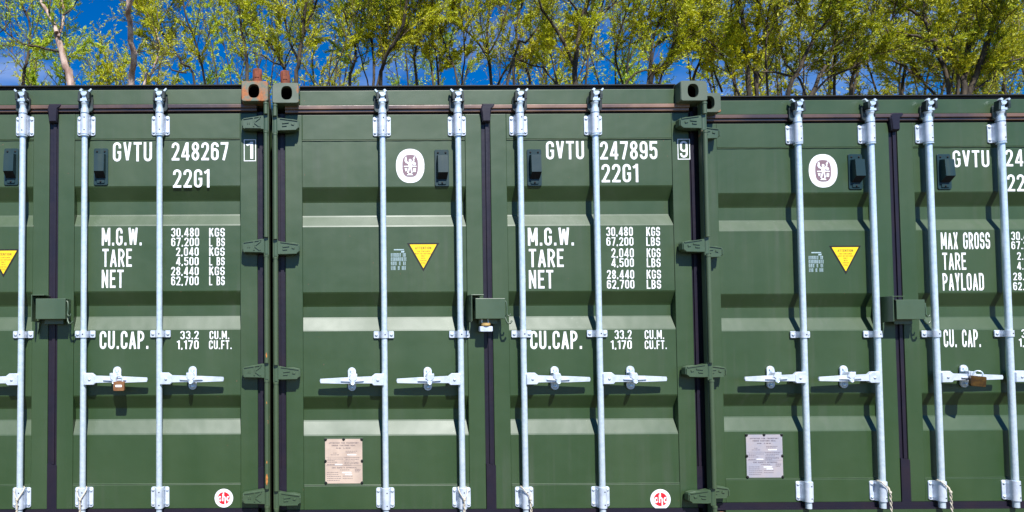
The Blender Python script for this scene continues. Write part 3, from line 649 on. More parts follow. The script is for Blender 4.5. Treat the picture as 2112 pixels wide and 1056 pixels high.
def keeper_mesh(s):
    mb = MB()
    mb.prism(rrect(s * .003, .004, .084, .094, .020), .0, .012, 0, .002)  # plate enlarged and blackened to include the shadow around the cam
    mb.prism([(-s * .034, .010), (-s * .020, .006), (-s * .016, .060), (-s * .030, .066)], -.030, .0, 0, .002)
    mb.prism([(s * .034, .020), (s * .020, .016), (s * .020, .070), (s * .036, .062)], -.034, .0, 0, .002)
    return mb.mesh('cam_keeper', ['cast_steel_shaded'])
def handle_mesh(s):
    """lever clamped to the bar, flat and slightly cranked, tapering"""
    mb = MB(); y = -.020
    # hub
    mb.prism([(s * .008, -.032), (s * .066, -.032), (s * .074, -.024), (s * .074, .020), (s * .056, .034), (s * .014, .034), (s * .008, .026)][::1], y - .004, y + .018, 0, .003)
    mb.lathe((s * .042, y - .004, -.001), (0, -1, 0), [(0, .0080), (.003, .0080), (.0055, .0045), (.006, .001)], 12, 1)
    # lever, in two tones of thickness
    P = [(.070, .020), (.150, .017), (.185, .015), (.240, .014), (.365, .008), (.368, -.004), (.365, -.016), (.240, -.021), (.185, -.020), (.150, -.019), (.070, -.020)]
    mb.prism([(s * x, z) for x, z in P], y - .002, y + .008, 0, .002)
    mb.prism([(s * x, z) for x, z in [(.120, -.002), (.180, .003), (.245, -.001), (.250, -.006), (.180, -.012), (.120, -.006)]], y - .010, y - .002, 0, .003)
    return mb.mesh('handle', ['galv_plate', 'galv'])
def retainer_mesh(s):
    """oval retainer plate with hasp holding the lever"""
    mb = MB()
    mb.prism(rrect(0, 0, .046, .133, .023, 8), .0225, .032, 0, .002)
    for z in (.045, -.048): mb.lathe((0, .0225, z), (0, -1, 0), [(0, .012), (.003, .012), (.0075, .007), (.008, .002)], 12, 1)
    mb.prism([(-s * .022, .030), (s * .010, .030), (s * .022, .004), (s * .004, -.016), (-s * .022, -.002)], -.034, .0225, 0, .004)   # catch
    mb.prism([(-s * .026, .032), (-s * .020, .034), (-s * .018, .006), (-s * .026, .004)], -.030, .0, 0, .001)
    mb.prism(rrect(0, -.018, .026, .014, .004), -.036, -.010, 1, .003)
    mb.tube([(-.010, -.030, -.014), (-.008, -.034, -.024), (.0, -.034, -.029), (.008, -.034, -.023), (.010, -.030, -.012)], .0035, 6, 1)
    return mb.mesh('handle_retainer', ['galv_plate', 'galv'])
def hinge_mesh(s, kind):
    """forged hinge blade from the pin at the post across the gasket to the door; local x=0 at the pin"""
    mb = MB(); w = .138
    f = lambda x: -s * x                                  # towards the door
    P = [(.0, .040), (.030, .040), (.060, .034), (w - .008, .022), (w, .016), (w, -.028), (w - .012, -.038), (.050, -.040), (.0, -.040)]
    if kind == 1: P = [(.0, .036), (.022, .038), (.058, .030), (.100, .030), (w - .004, .022), (w, .014), (w, -.020), (w - .020, -.034), (.050, -.040), (.0, -.036)]
    mb.prism([(f(x), z) for x, z in P], .0, .042, 0, .004)
    # knuckle
    mb.cyl((0, .012, -.046), (0, .012, .046), .0165, n=16)
    # raised rims and embossed bars
    def bar(a, b, t=.005, h=.0045):
        ax, az = a; bx, bz = b; d = Vector((bx - ax, bz - az)).normalized(); n = Vector((-d.y, d.x)) * t / 2
        mb.prism([(f(ax) * 1 + f(n.x), az + n.y), (f(bx) + f(n.x), bz + n.y), (f(bx) - f(n.x), bz - n.y), (f(ax) - f(n.x), az - n.y)], -h, .002, 0, .0012)
    bar((.028, .033), (w - .010, .019)); bar((.028, -.033), (w - .018, -.031)); bar((w - .006, .012), (w - .006, -.022))
    if kind == 0:                                           # embossed letter K and a small mark
        bar((.070, .026), (.070, -.026), .008); bar((.068, .0), (.034, .026), .008); bar((.068, .0), (.034, -.026), .008)
        bar((.094, .006), (.094, -.010), .004); bar((.104, .006), (.104, -.010), .004)
    else:
        bar((.040, .006), (.078, .010), .006); bar((.040, -.010), (.066, -.008), .006); bar((.092, .002), (.108, -.002), .010)
    return mb.mesh('hinge', ['green_hinge'])
def pin_mesh():
    mb = MB(); z = .12
    for a, b in ((.125, .196), (.292, .896), (.992, 1.600), (1.70, 2.305), (2.402, 2.470)):
        mb.cyl((0, 0, a), (0, 0, b), .0125, n=14); mb.cyl((0, 0, b - .012), (0, 0, b - .002), .0145, n=14)
    return mb.mesh('hinge_post_tube', ['green_post'])
def lockbox_mesh():
    """hood over the padlock: open below, folded steel"""
    mb = MB(); x0, x1, z0, z1 = -.102, .064, 1.243, 1.358; yf = -.016; t = .005
    mb.box(x0, x1, yf, yf + t, z0, z1)
    mb.box(x0 + .0004, x1 - .0004, yf + t, FACE, z1 - t, z1 - .0002)
    mb.box(x0 + .0004, x0 + t, yf + t, FACE, z0 + .0004, z1 - t)
    mb.box(x1 - t, x1 - .0004, yf + t, FACE, z0 + .0004, z1 - t)
    mb.box(x0 + .03, x1 - .03, .035, .042, z0 - .028, z1 - .01)            # lock tab behind
    return mb.mesh('hood', ['green_hinge'])
def lockplate_mesh():
    mb = MB(); x = -.126; t = .005
    mb.box(x, x + t, -.020, FACE, 1.230, 1.380); mb.box(x + t, x + .072, -.018, FACE, 1.3750, 1.3798)
    mb.prism([(x + t, 1.230), (x + .018, 1.230), (x + .005, 1.160)], .058, FACE)
    mb.box(x + t, x + .02, .05, FACE, 1.235, 1.375)
    return mb.mesh('side_plate', ['green_hinge'])
def hook_mesh():
    mb = MB()
    mb.tube([(.066, .000, 1.345), (.074, -.004, 1.335), (.076, -.006, 1.30), (.074, -.008, 1.272), (.080, -.012, 1.258), (.092, -.012, 1.262), (.094, -.010, 1.272)], .0042, 8)
    mb.tube([(.070, .010, 1.262), (.072, .0, 1.235), (.080, -.004, 1.217), (.094, -.004, 1.218), (.104, -.002, 1.232)], .0052, 8)
    return mb.mesh('hook', ['green_hinge'])
def vent_mesh():
    """ventilator cowl: back plate, sloping hood open at the bottom, screws"""
    mb = MB(); w, h = .083, .214
    mb.prism(rrect(0, 0, w, h, .010), -.006, .0, 0, .002)
    x = .028
    vs = [(-x, -.006, .072), (x, -.006, .072), (x, -.006, -.066), (-x, -.006, -.066),
          (-x, -.040, .066), (x, -.040, .066), (x, -.046, -.034), (-x, -.046, -.034)]
    mb.add(vs, [(0, 1, 5, 4), (4, 5, 6, 7), (1, 2, 6, 5), (0, 4, 7, 3)], 0)
    mb.add([(-x, -.045, -.035), (x, -.045, -.035), (x, -.008, -.066), (-x, -.008, -.066)], [(0, 1, 2, 3)], 1)
    mb.prism(rrect(0, -.084, .046, .024, .004), -.011, -.006, 0, .002)
    for sx, z in ((-.022, .088), (.022, .088), (0, -.088)): mb.lathe((sx, -.006 if z > 0 else -.011, z), (0, -1, 0), [(0, .006), (.003, .005), (.004, .002)], 10, 1)
    return mb.mesh('air_vent', ['vent', 'hole'])

def make_container(key, origin, label, has):
    cx, z0, y0 = origin
    root = empty('shipping_container', (cx, y0, z0), label, 'shipping container', 'green shipping containers standing in a row')
    P = root
    link('body_shell', cached('shell', shell_mesh), P)
    link('header', cached('header', frame_mesh), P, bevel=.004)
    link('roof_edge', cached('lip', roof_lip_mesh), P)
    link('head_gasket', cached(('headg', key == 'B'), lambda: gasket_ring_mesh('rubber_lit' if key == 'B' else 'rubber_top')), P, bevel=.003)
    link('door_gasket', cached('seam', seam_mesh), P, bevel=.002)
    link('sill_gasket', cached('sillg', bottom_gasket_mesh), P)
    for s in (-1, 1):
        link('corner_post', cached(('post', s), lambda: post_mesh(s)), P, bevel=.003)
        link('side_gasket', cached(('sg', s), lambda: side_gasket_mesh(s)), P)
        link('post_tube', cached('pins', pin_mesh), P, (s * (HW - .0155), .010, 0))
        for zc in (HT - .059, .059):
            rc = key == 'A' and s == 1 and zc > 1
            link('corner_casting', cached(('cast', s, rc), lambda: casting_mesh(s, rc)), P, (s * (HW - .0765), 0, zc), bevel=0)
        d = link('door', cached(('frame', s), lambda: door_frame_mesh(s)), P, bevel=.003)
        link('corrugated_panel', cached(('panel', s), lambda: panel_mesh(s)), d)
        for k, z in enumerate((2.358, 1.652, .946, .243)):
            kind = 0 if s == 1 and key in 'A' else 1
            link('hinge', cached(('hinge', s, kind), lambda: hinge_mesh(s, kind)), P, (s * (HW - .0155), .018, z))
    rnd = random.Random(ord(key))
    for k, (x, s) in enumerate(RODS):
        x += rnd.uniform(-.003, .003)
        bar = link('locking_bar', cached('rod', lambda: rod_mesh(0)), P, (x, RY, 0))
        bar.rotation_euler = (0, 0, rnd.uniform(0, 6))
        bar.rotation_euler = (0, rnd.uniform(-.0008, .0008), 0)
        link('cam_head', cached(('cam', s), lambda: cam_mesh(s)), bar, (0, -.006, 2.476))
        link('cam_keeper', cached(('keep', s), lambda: keeper_mesh(s)), bar, (0, .003, 2.476))
        link('bracket', cached('bracket', bracket_mesh), bar, (0, 0, 2.358))
        link('bracket', cached('bracket', bracket_mesh), bar, (0, 0, .236))
        link('guide', cached('guide', guide_mesh), bar, (0, 0, 1.158))
        h = link('handle', cached(('handle', s), lambda: handle_mesh(s)), bar, (0, 0, .905))
        h.rotation_euler = (0, s * rnd.uniform(-.002, .012), 0)
        link('handle_retainer', cached(('ret', s), lambda: retainer_mesh(s)), bar, (s * .184, 0, .906))
    hood = link('lock_box', cached('hood', lockbox_mesh), P, (.034 if key == 'A' else 0, 0, 0), bevel=.003)
    link('side_plate', cached('sp', lockplate_mesh), hood, bevel=.0015)
    link('hook', cached('hook', hook_mesh), hood)
    for item in MARKINGS[key]:
        t, x0, x1, za, zb = item; cx_, cz_ = (x0 + x1) / 2, (za + zb) / 2; w, h = x1 - x0, zb - za
        if t == 'BOX':
            mb = MB(); r = .0045; o = FACE - .0008
            for a in ((x0, x1, za, za + r), (x0, x1, zb - r, zb), (x0, x0 + r, za + r, zb - r), (x1 - r, x1, za + r, zb - r)):
                mb.add([(a[0], o, a[2]), (a[1], o, a[2]), (a[1], o, a[3]), (a[0], o, a[3])], [(0, 1, 2, 3)])
            mb.build('check_digit_frame', 'white', P)
        elif t == 'TRI':
            mb = MB(); y = PAN - .0008
            mb.add([(x0, y, zb), (x1, y, zb), (cx_, y, za)], [(0, 1, 2)])
            d = mb.build('warning_sticker', 'blackvinyl', P)
            mb = MB(); y -= .0006
            mb.add([(x0 + .015, y, zb - .0085), (x1 - .015, y, zb - .0085), (cx_, y, za + .018)], [(0, 1, 2)])
            mb.build('yellow_face', 'yellow', d)
            mb = MB(); y -= .0005
            lettering(mb, 'ATTENTION', cx_ - .046, cx_ + .046, zb - .036, zb - .022, y)
            for k, (tt, hw) in enumerate((('THIS CONTAINER', .038), ('MUST BE REPAIRED', .046), ('ONLY', .012), ('WITH', .011), ('CORTEN', .017), ('STEEL', .013))):
                z = zb - .048 - k * .0135; lettering(mb, tt, cx_ - hw, cx_ + hw, z - .0035, z + .0035, y, gap=.2)
            mb.build('lettering', 'yellow_ink', d)
        elif t == 'MARK':
            mb = MB(); y = PAN - .0008; r = random.Random(7)
            mb.add([(x0 + w * a, y, za + h * b) for a, b in ((.2, .93), (.8, .93), (.8, .985), (.2, .985))], [(0, 1, 2, 3)])
            mb.add([(x0 + w * a, y, za + h * b) for a, b in ((.62, .82), (.8, .82), (.84, .9), (.64, .9))], [(0, 1, 2, 3)])
            for row, zz in enumerate((.62, .42, .22, .0)):
                x = .02
                while x < .9:
                    gw = r.uniform(.05, .11)
                    if r.random() < .85:
                        for j in range(2):
                            mb.add([(x0 + w * a, y, za + h * b) for a, b in ((x + j * gw * .55, zz), (x + j * gw * .55 + gw * .3, zz), (x + j * gw * .55 + gw * .3, zz + .15), (x + j * gw * .55, zz + .15))], [(0, 1, 2, 3)])
                        mb.add([(x0 + w * a, y, za + h * b) for a, b in ((x, zz + .151), (x + gw, zz + .151), (x + gw, zz + .17), (x, zz + .17))], [(0, 1, 2, 3)])
                    x += gw + r.uniform(.01, .04)
            mb.build('stencil_marks', 'stencil', P)
        elif t == 'OVAL':
            def disc(a, b, y, name, mat, par, p=2.25):
                mb = MB(); E = ellipse(cx_, cz_, a, b, 56, p); mb.add([(x, y, z) for x, z in E], [tuple(range(56))]); return mb.build(name, mat, par)
            y = PAN - .0008
            d = disc(w / 2, h / 2, y, 'inspection_sticker', 'white', P)
            # thin ring line, dark field and the white figure
            mb = MB(); E1 = ellipse(cx_, cz_, w * .445, h * .450, 56, 2.25); E2 = ellipse(cx_, cz_, w * .435, h * .442, 56, 2.25)
            mb.add([(x, y - .0004, z) for x, z in E1] + [(x, y - .0004, z) for x, z in E2], [(i, (i + 1) % 56, 56 + (i + 1) % 56, 56 + i) for i in range(56)])
            for k, ch in enumerate('BUREAU VERITAS'):
                a = math.radians(205 - k * 230 / 13); rx, rz = w * .37, h * .385
                px, pz = cx_ + rx * math.cos(a), cz_ + rz * math.sin(a)
                sub = MB(); lettering(sub, ch if ch != ' ' else '.', -.0035, .0035, -.005, .005, 0) if ch != ' ' else None
                tx, tz = rx * math.sin(a), -rz * math.cos(a); an = math.atan2(tz, tx); c, s_ = math.cos(an), math.sin(an)
                mb.add([(px + v[0] * c - v[2] * s_, y - .0004 + v[1], pz + v[0] * s_ + v[2] * c) for v in sub.v], sub.f)
            lettering(mb, '1828', cx_ - .014, cx_ + .014, cz_ - h * .42, cz_ - h * .36, y - .0004)
            mb.build('ring_lettering', 'faint', d)
            disc(w * .275, h * .325, y - .0006, 'dark_field', 'mauve', d, 2.9)
            mb = MB(); yy = y - .0012; k = [0]
            def poly(pts):
                k[0] += 1
                mb.add([(cx_ + a * w, yy - .00012 * k[0], cz_ + b * h) for a, b in pts], [tuple(range(len(pts)))])
            poly([(-.05, .17), (-.03, .20), (.02, .20), (.05, .17), (.04, .12), (-.03, .11)])      # head
            poly([(-.08, .10), (.08, .12), (.06, -.06), (-.05, -.06)])                              # torso
            poly([(-.18, .26), (-.13, .27), (-.11, .13), (-.03, .10), (-.04, .05), (-.15, .08), (-.20, .14)])
            poly([(.05, .09), (.11, .17), (.09, .21), (.15, .28), (.18, .26), (.14, .18), (.15, .14), (.09, .06)])
            poly([(.10, .08), (.16, .11), (.20, .08), (.20, .04), (.15, .01), (.10, .04)])
            poly([(-.22, .00), (.22, .00), (.22, -.035), (-.22, -.035)])
            poly([(-.05, -.05), (.00, -.05), (-.06, -.22), (-.12, -.20)])
            poly([(.0, -.05), (.05, -.05), (.08, -.20), (.03, -.22)])
            poly([(-.20, -.07), (-.10, -.07), (-.12, -.15), (-.17, -.17)])
            poly([(.11, -.07), (.20, -.07), (.19, -.19), (.10, -.19)])
            poly([(-.13, -.28), (.10, -.28), (.06, -.23), (-.06, -.22)])
            mb.build('emblem_figure', 'white', d)
        elif t == 'RED':
            r = w / 2; y = FACE - .0008
            mb = MB(); mb.add([(x, y, z) for x, z in ellipse(cx_, cz_, r, r, 48)], [tuple(range(48))])
            d = mb.build('round_logo_sticker', 'white', P)
            mb = MB(); y -= .0005
            mb.add([(a, y, b) for a, b in ellipse(cx_, cz_, .66 * r, .66 * r, 40)], [tuple(range(40))])
            mb.build('red_segments', 'red', d)
            mb = MB(); lettering(mb, 'chc', cx_ - .62 * r, cx_ + .66 * r, cz_ - r * .40, cz_ + r * .46, y - .0010, t=.14, gap=.08)
            for k, (p0, p1, q0, q1) in enumerate(((-.10, .03, .10, .70), (.08, .21, -.70, -.08))):
                mb.add([(cx_ + p * r, y - .0016 - k * .0002, cz_ + q * r) for p, q in ((p0, q0), (p1, q0), (p1, q1), (p0, q1))], [(0, 1, 2, 3)])
            mb.build('lettering', 'white', d)
        elif t == 'VENT':
            link('air_vent', cached('vent', vent_mesh), P, (cx_, PAN, cz_))
        elif t == 'PLATE':
            mb = MB(); y = PAN - .004
            mb.box(x0 - .004, x1 + .004, y + .0005, PAN, za - .004, zb + .006)
            d = mb.build('data_plate', 'green_hinge', P, bevel=.001)
            e = .011
            def notch(cx0, cz0, a0, a1, r=.0125): return [(cx0 + r * math.cos(math.radians(a)), cz0 + r * math.sin(math.radians(a))) for a in np.linspace(a0, a1, 6)]
            pts = notch(x0, za, 90, 0) + notch(x1, za, 180, 90) + notch(x1, cz_, 270, 90, .010) + notch(x1, zb, 270, 180) + notch(cx_, zb, 360, 180, .010) + notch(x0, zb, 0, -90) + notch(x0, cz_, 90, -90, .010)
            mb = MB(); mb.add([(a, y, b) for a, b in pts], [tuple(range(len(pts)))])
            mb.build('printed_sheet', 'plate_pink' if key == 'B' else 'plate_grey', d)
            for n, (a, b) in enumerate(((x0 + .003, za + .003), (x1 - .003, za + .003), (x1 - .002, cz_), (x1 - .003, zb - .003), (cx_, zb - .002), (x0 + .003, zb - .003), (x0 + .002, cz_))):
                rv = cached('rivet', lambda: (lambda q: (q.lathe((0, 0, 0), (0, -1, 0), [(0, .0075), (.003, .0070), (.005, .004), (.0055, .001)], 12), q.mesh('rivet', ['vent' if key == 'C' else 'hole']))[1])(MB()))
                link('rivet', rv, d, (a, y - .0002, b))
            mb = MB(); yy = y - .0006
            f = lambda a, b: (x0 + a * w, zb - b * h)
            def tx(s_, a0, a1, b, hh=.028):
                p = f(a0, b); q = f(a1, b); lettering(mb, s_, p[0], q[0], p[1] - hh * h / 2, p[1] + hh * h / 2, yy, gap=.16)
            tx('APPROVED FOR TRANSPORT', .10, .90, .09); tx('UNDER CUSTOMS SEAL', .18, .82, .145)
            tx('CSC SAFETY APPROVAL', .18, .85, .645, .03)
            tx('GB LRS', .30, .68, .205, .02)
            rr = random.Random(11)
            def rule(a0, a1, b, tt=.0008):
                p = f(a0, b); q = f(a1, b); mb.add([(p[0], yy, p[1]), (q[0], yy, q[1]), (q[0], yy, q[1] + tt), (p[0], yy, p[1] + tt)], [(0, 1, 2, 3)])
            for b in (.41, .60): rule(.03, .97, b)
            def para(a0, a1, b):
                x = a0
                while x < a1 - .02:
                    l = rr.uniform(.02, .06); rule(x, min(x + l, a1), b, .0022); x += l + .012
            for a0, a1, b in ((.55, .86, .28), (.55, .82, .315), (.22, .32, .32), (.15, .40, .36), (.06, .48, .455), (.06, .25, .49), (.06, .34, .525), (.05, .30, .58), (.52, .92, .43), (.55, .90, .465), (.52, .80, .50), (.52, .92, .535), (.52, .90, .56), (.52, .70, .59), (.40, .65, .70), (.05, .38, .755), (.05, .36, .80), (.05, .42, .845), (.05, .42, .89), (.05, .42, .935), (.47, .75, .84), (.47, .75, .89), (.8, .95, .69), (.8, .95, .715), (.8, .93, .745)):
                para(a0, a1, b)
            mb.build('plate_lettering', 'ink', d)
            mb = MB()
            for a0, a1, b in ((.60, .84, .355), (.46, .70, .755), (.54, .72, .80), (.26, .46, .575)):
                p = f(a0, b + .012); q = f(a1, b - .012); mb.add([(p[0], yy, p[1]), (q[0], yy, p[1]), (q[0], yy, q[1]), (p[0], yy, q[1])], [(0, 1, 2, 3)])
            mb.build('blank_fields', 'white', d)
        else:
            on_frame = len(t) == 1
            mb = MB(); lettering(mb, t, x0, x1, za, zb, (FACE if on_frame else PAN) - .0008, t=.112 if on_frame else (.135 if len(t) > 4 or h < .08 else .128))
            mb.build('lettering', 'white', P)
    return root

A = make_container('A', (-1.466, .030, 0.0), 'green shipping container numbered 248267 at the left, its handle carrying a hanging brass padlock', {})
B = make_container('B', (1.025, .018, 0.0), 'green shipping container numbered 247895 in the middle with pinkish data plate', {})
C = make_container('C', (3.518, .006, .16), 'green shipping container at the right, set back, lettered MAX GROSS and PAYLOAD', {})

# ------------------------------------------------------------------ loose things on the containers
def padlock(name, loc, label, mats, w=.060, h=.052, d=.020, roty=0, rotz=0, rotx=0, plate=False, shackle_h=.032, barrel=False):
    root = empty(name, loc, label, 'padlock', rot=(rotx, roty, rotz))
    mb = MB(); mb.prism(rrect(0, -h / 2, w, h, .006), -d / 2, d / 2, 0, .002)
    body = mb.build('lock_body', mats[0], root, bevel=.002)
    mb = MB(); r = w * .30
    pts = [(-r, 0, -.006), (-r, 0, shackle_h - r)] + [(r * math.cos(a), 0, shackle_h - r + r * math.sin(a)) for a in [math.radians(180 - 22.5 * k) for k in range(1, 8)]] + [(r, 0, shackle_h - r), (r, 0, -.006)]
    mb.tube(pts, .0042, 10); mb.build('shackle', 'galv', root)
    if plate:
        mb = MB(); mb.prism(rrect(0, -h * .46, w * .60, h * .24, .005), -d / 2 - .001, -d / 2 + .001); mb.build('label_plate', 'white', body)
    return root
padlock('padlock', (-1.072, .006, .922), 'copper coloured padlock with white label plate hanging from the door handle under the 248267 marking', ['brass'], w=.062, h=.052, plate=True)
padlock('padlock', (3.868, .138, .918), 'tarnished brass padlock turned sideways on the right container handle below CU. CAP.', ['brass_dark'], w=.066, h=.060, d=.036, rotz=-.5, roty=.10, shackle_h=.030)
# padlock half hidden under the middle lock box: brass barrel above a steel body
root = empty('padlock', (.987, .018, 1.215), 'steel padlock with brass barrel showing below the lock box of the middle container', 'padlock')
mb = MB(); mb.prism(rrect(0, -.010, .072, .030, .005), -.016, .014, 0, .003); mb.build('lock_body', 'galv_plate', root)
mb = MB(); mb.cyl((0, 0, .010), (0, 0, .024), .026, n=20); mb.cyl((0, 0, .006), (0, 0, .010), .020, n=20); mb.build('brass_barrel', 'brass_bright', root)
mb = MB(); mb.tube([(-.018, .012, .02), (-.018, .014, .05), (0, .014, .066), (.018, .014, .05), (.018, .012, .02)], .005, 8); mb.build('shackle', 'galv', root)

def rope(x, y, z, side, label, tie=1, dx=0.0):
    """thin cord looped round a locking bar above its lower bracket, tail hanging down"""
    root = empty('tie_cord', (x, y, z), label, 'cord', 'cords tied round the locking bars')
    mb = MB(); r = .0029; R = .026
    knot = (side * .018 if side else 0.0, -.034, -.050)
    if side:
        loop = [(-side * R, -.002, .014), (-side * .020, -.022, .008), (-side * .008, -.030, -.010), (side * .008, -.031, -.026), knot]
        mb.tube(loop, r, 8); mb.tube([(-side * R, -.002, .014), (-side * .018, .016, .010), (side * .014, .018, .0), (side * R, .004, -.012), (side * .027, -.018, -.030), knot], r, 8)
    else:
        for q in (-1, 1):
            mb.tube([(0, .022, .012), (q * .018, .016, .012), (q * R, .0, .006), (q * .024, -.018, -.010), (q * .013, -.029, -.032), knot], r, 8)
    # twisted tail
    n = 46; z1 = -.30
    for ph in (0, math.pi):
        pts = []
        for k in range(n):
            f = k / (n - 1); a = ph + f * 24; cx_ = knot[0] + side * .012 * f + dx * f
            pts.append((cx_ +   .0036 * math.cos(a), knot[1] + .0036 * math.sin(a) + .002 * f, knot[2] + (z1 - knot[2]) * f))
        mb.tube(pts, .0030, 7)
    mb.build('cord', 'rope', root)
    mb = MB(); mb.lathe(knot, (0, 0, -1), [(-.010, .003), (-.004, .008), (.004, .008), (.010, .003)], 10); mb.build('knot', 'rope', root)
rope(-1.639, .043, .318, 0, 'cream cord looped in a V round the leftmost locking bar in view')
rope(-1.288, .043, .316, 0, 'cream cord looped in a V on the bar left of the hanging copper padlock')
rope(.852, .043, .306, 0, 'cream twisted cord on the bar left of the middle container door seam')
rope(1.203, .043, .306, 1, 'cream cord running down the right of the bar just right of the middle door seam')
rope(3.345, .203, .294, 1, 'cream cord crossing the bar left of the right container door seam')
rope(3.696, .203, .294, 1, 'cream cord crossing the bar right of the right container door seam')

def stub(loc, h, label, tilt):
    root = empty('twistlock_stub', loc, label, 'twistlock', 'rusty stubs on the roof corners', rot=(0, tilt, 0))
    mb = MB(); n = 28; r = .028
    R = lambda rr, z, k=0: [((rr + k * math.sin(3 * a)) * math.cos(a), (rr + k * math.sin(3 * a)) * math.sin(a), z) for a in [2 * math.pi * i / n for i in range(n)]]
    mb.ring_loft([R(.038, .0), R(.038, .008), R(.0285, .016), R(r, .030), R(r - .001, h - .003), R(r - .003, h, .0006), R(r - .008, h, .0006), R(r - .009, h - .05)], 0, True, True, True)
    mb.build('pipe', 'rust', root)
    mb = MB(); mb.box(-.012, .012, -.0295, -.0265, .045, h - .004); mb.build('slot_bar', 'rust', root, bevel=.001)
stub((-.302, .095, 2.6212), .100, 'rusty red brown pipe stub on the left one of the paired roof corners', .02)
stub((-.136, .095, 2.6092), .100, 'rusty red brown pipe stub on the right one of the paired roof corners', -.05)

# rust scabs on the left post beside the paired hinges (parts of the left container)
for (z, hh, w, sd) in ((.345, .062, .014, 1), (1.035, .030, .008, 2), (.44, .015, .006, 3), (.77, .012, .006, 4)):
    r = random.Random(sd); mb = MB(); L = []
    for side in (-1, 1):
        ks = range(9) if side == -1 else range(8, -1, -1)
        for k in ks: L.append((side * w * .5 * math.sin(math.pi * (k + .7) / 9.4) * r.uniform(.6, 1.2), z + hh * (k / 8 - .5)))
    mb.prism([(HW - .0155 + x, zz) for x, zz in L], -.0040, .0, 0)
    o = mb.build('rust_patch', 'orange_rust', A)

# ------------------------------------------------------------------ trees behind the containers
TREE_LABEL = {
 'fork_left': 'tree with pale forked trunk near the left edge, small green leaves',
 'snag': 'bare pale dead trunk standing upright, second trunk from the left',
 'pale_stem': 'thin pale stem leaning right just beside the bare dead trunk',
 'a': 'willow with two slim dark stems leaning left above the GVTU 248267 marking',
 'b': 'willow with slim upright stem above the left rusty pipe stub',
 'c': 'willow with dark upright trunk just right of the right rusty pipe stub',
 'd': 'slender willow with forked stem left of the first bar of the middle container',
 'e': 'willow of five stems fanning up above the first bar of the middle container',
 'f': 'willow with stems fanning out above the middle container door seam',
 'g': 'willow leaning right above the third bar of the middle container',
 'h': 'willow with the stout straight trunk splitting in a V above 247895',
 'i': 'willow with dark curved limbs just left of the highest roof corner on the right',
 'j': 'dense willow with upright paired trunks behind the step down to the right container',
 'k': 'willow with limbs crossing in an X above the round sticker of the right container',
 'l': 'shaded willow with arching branches above the right container door seam',
 'm': 'big dark willow with two thick trunks forming a V near the right edge',
 'n': 'willow at the far right edge, trunk partly outside the picture',
 'o': 'thin sparse sapling at the far left edge',
 'p': 'slim willow stem in back, between the two bars right of the middle seam',
 'q': 'slim willow stem between the first and second bars of the middle container, in back',
 'r': 'slim willow stem just above the right top corner of the middle container, in back',
}
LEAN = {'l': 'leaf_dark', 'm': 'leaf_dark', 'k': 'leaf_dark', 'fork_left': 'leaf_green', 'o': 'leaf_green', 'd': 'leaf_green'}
def smooth_path(P, step=.12):
    P = [np.array(p, float) for p in P]; Q = [P[0]]
    for i in range(len(P) - 1):
        p0 = P[max(i - 1, 0)]; p1 = P[i]; p2 = P[i + 1]; p3 = P[min(i + 2, len(P) - 1)]
        n = max(2, int(np.linalg.norm(p2 - p1) / step))
        for k in range(1, n + 1):
            t = k / n
            Q.append(.5 * ((2 * p1) + (-p0 + p2) * t + (2 * p0 - 5 * p1 + 4 * p2 - p3) * t * t + (-p0 + 3 * p1 - 3 * p2 + p3) * t ** 3))
    return Q
def unit(v): return v / (np.linalg.norm(v) + 1e-9)
def tubes_mesh(name, paths, mat, sides=3):
    """many thin tapering twigs in one mesh"""
    V = []; F = []; o = 0
    for pts, r0, r1 in paths:
        n = len(pts); d = unit(pts[-1] - pts[0]); u = unit(np.cross(d, (0.3, 0.5, 0.81))); w = np.cross(d, u)
        for i, p in enumerate(pts):
            r = r0 + (r1 - r0) * i / (n - 1)
            for k in range(sides):
                a = 2 * math.pi * k / sides; V.append(p + (u * math.cos(a) + w * math.sin(a)) * r)
        for i in range(n - 1):
            for k in range(sides):
                j = (k + 1) % sides; F.append((o + i * sides + k, o + i * sides + j, o + (i + 1) * sides + j, o + (i + 1) * sides + k))
        o += n * sides
    V = np.array(V, np.float32); F = np.array(F, np.int32); return quads(name, V, F, mat)
def quads(name, V, F, mat, smooth=False):
    me = bpy.data.meshes.new(name); me.vertices.add(len(V)); me.vertices.foreach_set('co', V.ravel())
    me.loops.add(F.size); me.loops.foreach_set('vertex_index', F.ravel())
    me.polygons.add(len(F)); me.polygons.foreach_set('loop_start', np.arange(0, F.size, 4, dtype=np.int32))
    me.update(calc_edges=True); me.materials.append(M[mat]); return me
def leaves_mesh(name, pos, dirs, rng, mat, L=.066, Wd=.0150):
    n = len(pos)
    out = rng.normal(size=(n, 3)); d = dirs * .9 + out * .55; d[:, 2] -= .10
    d /= np.linalg.norm(d, axis=1, keepdims=True) + 1e-9
    nr = rng.normal(size=(n, 3)); s_ = np.cross(d, nr); s_ /= np.linalg.norm(s_, axis=1, keepdims=True) + 1e-9
    l = L * rng.uniform(.55, 1.25, (n, 1)); w = Wd * rng.uniform(.7, 1.3, (n, 1))
    nn = np.cross(s_, d)
    V = np.empty((n, 4, 3), np.float32)
    V[:, 0] = pos; V[:, 1] = pos + d * l * .45 + s_ * w * .5 + nn * w * .15; V[:, 2] = pos + d * l; V[:, 3] = pos + d * l * .45 - s_ * w * .5 + nn * w * .15
    F = np.arange(n * 4, dtype=np.int32).reshape(n, 4)
    return quads(name, V.reshape(-1, 3), F, mat)

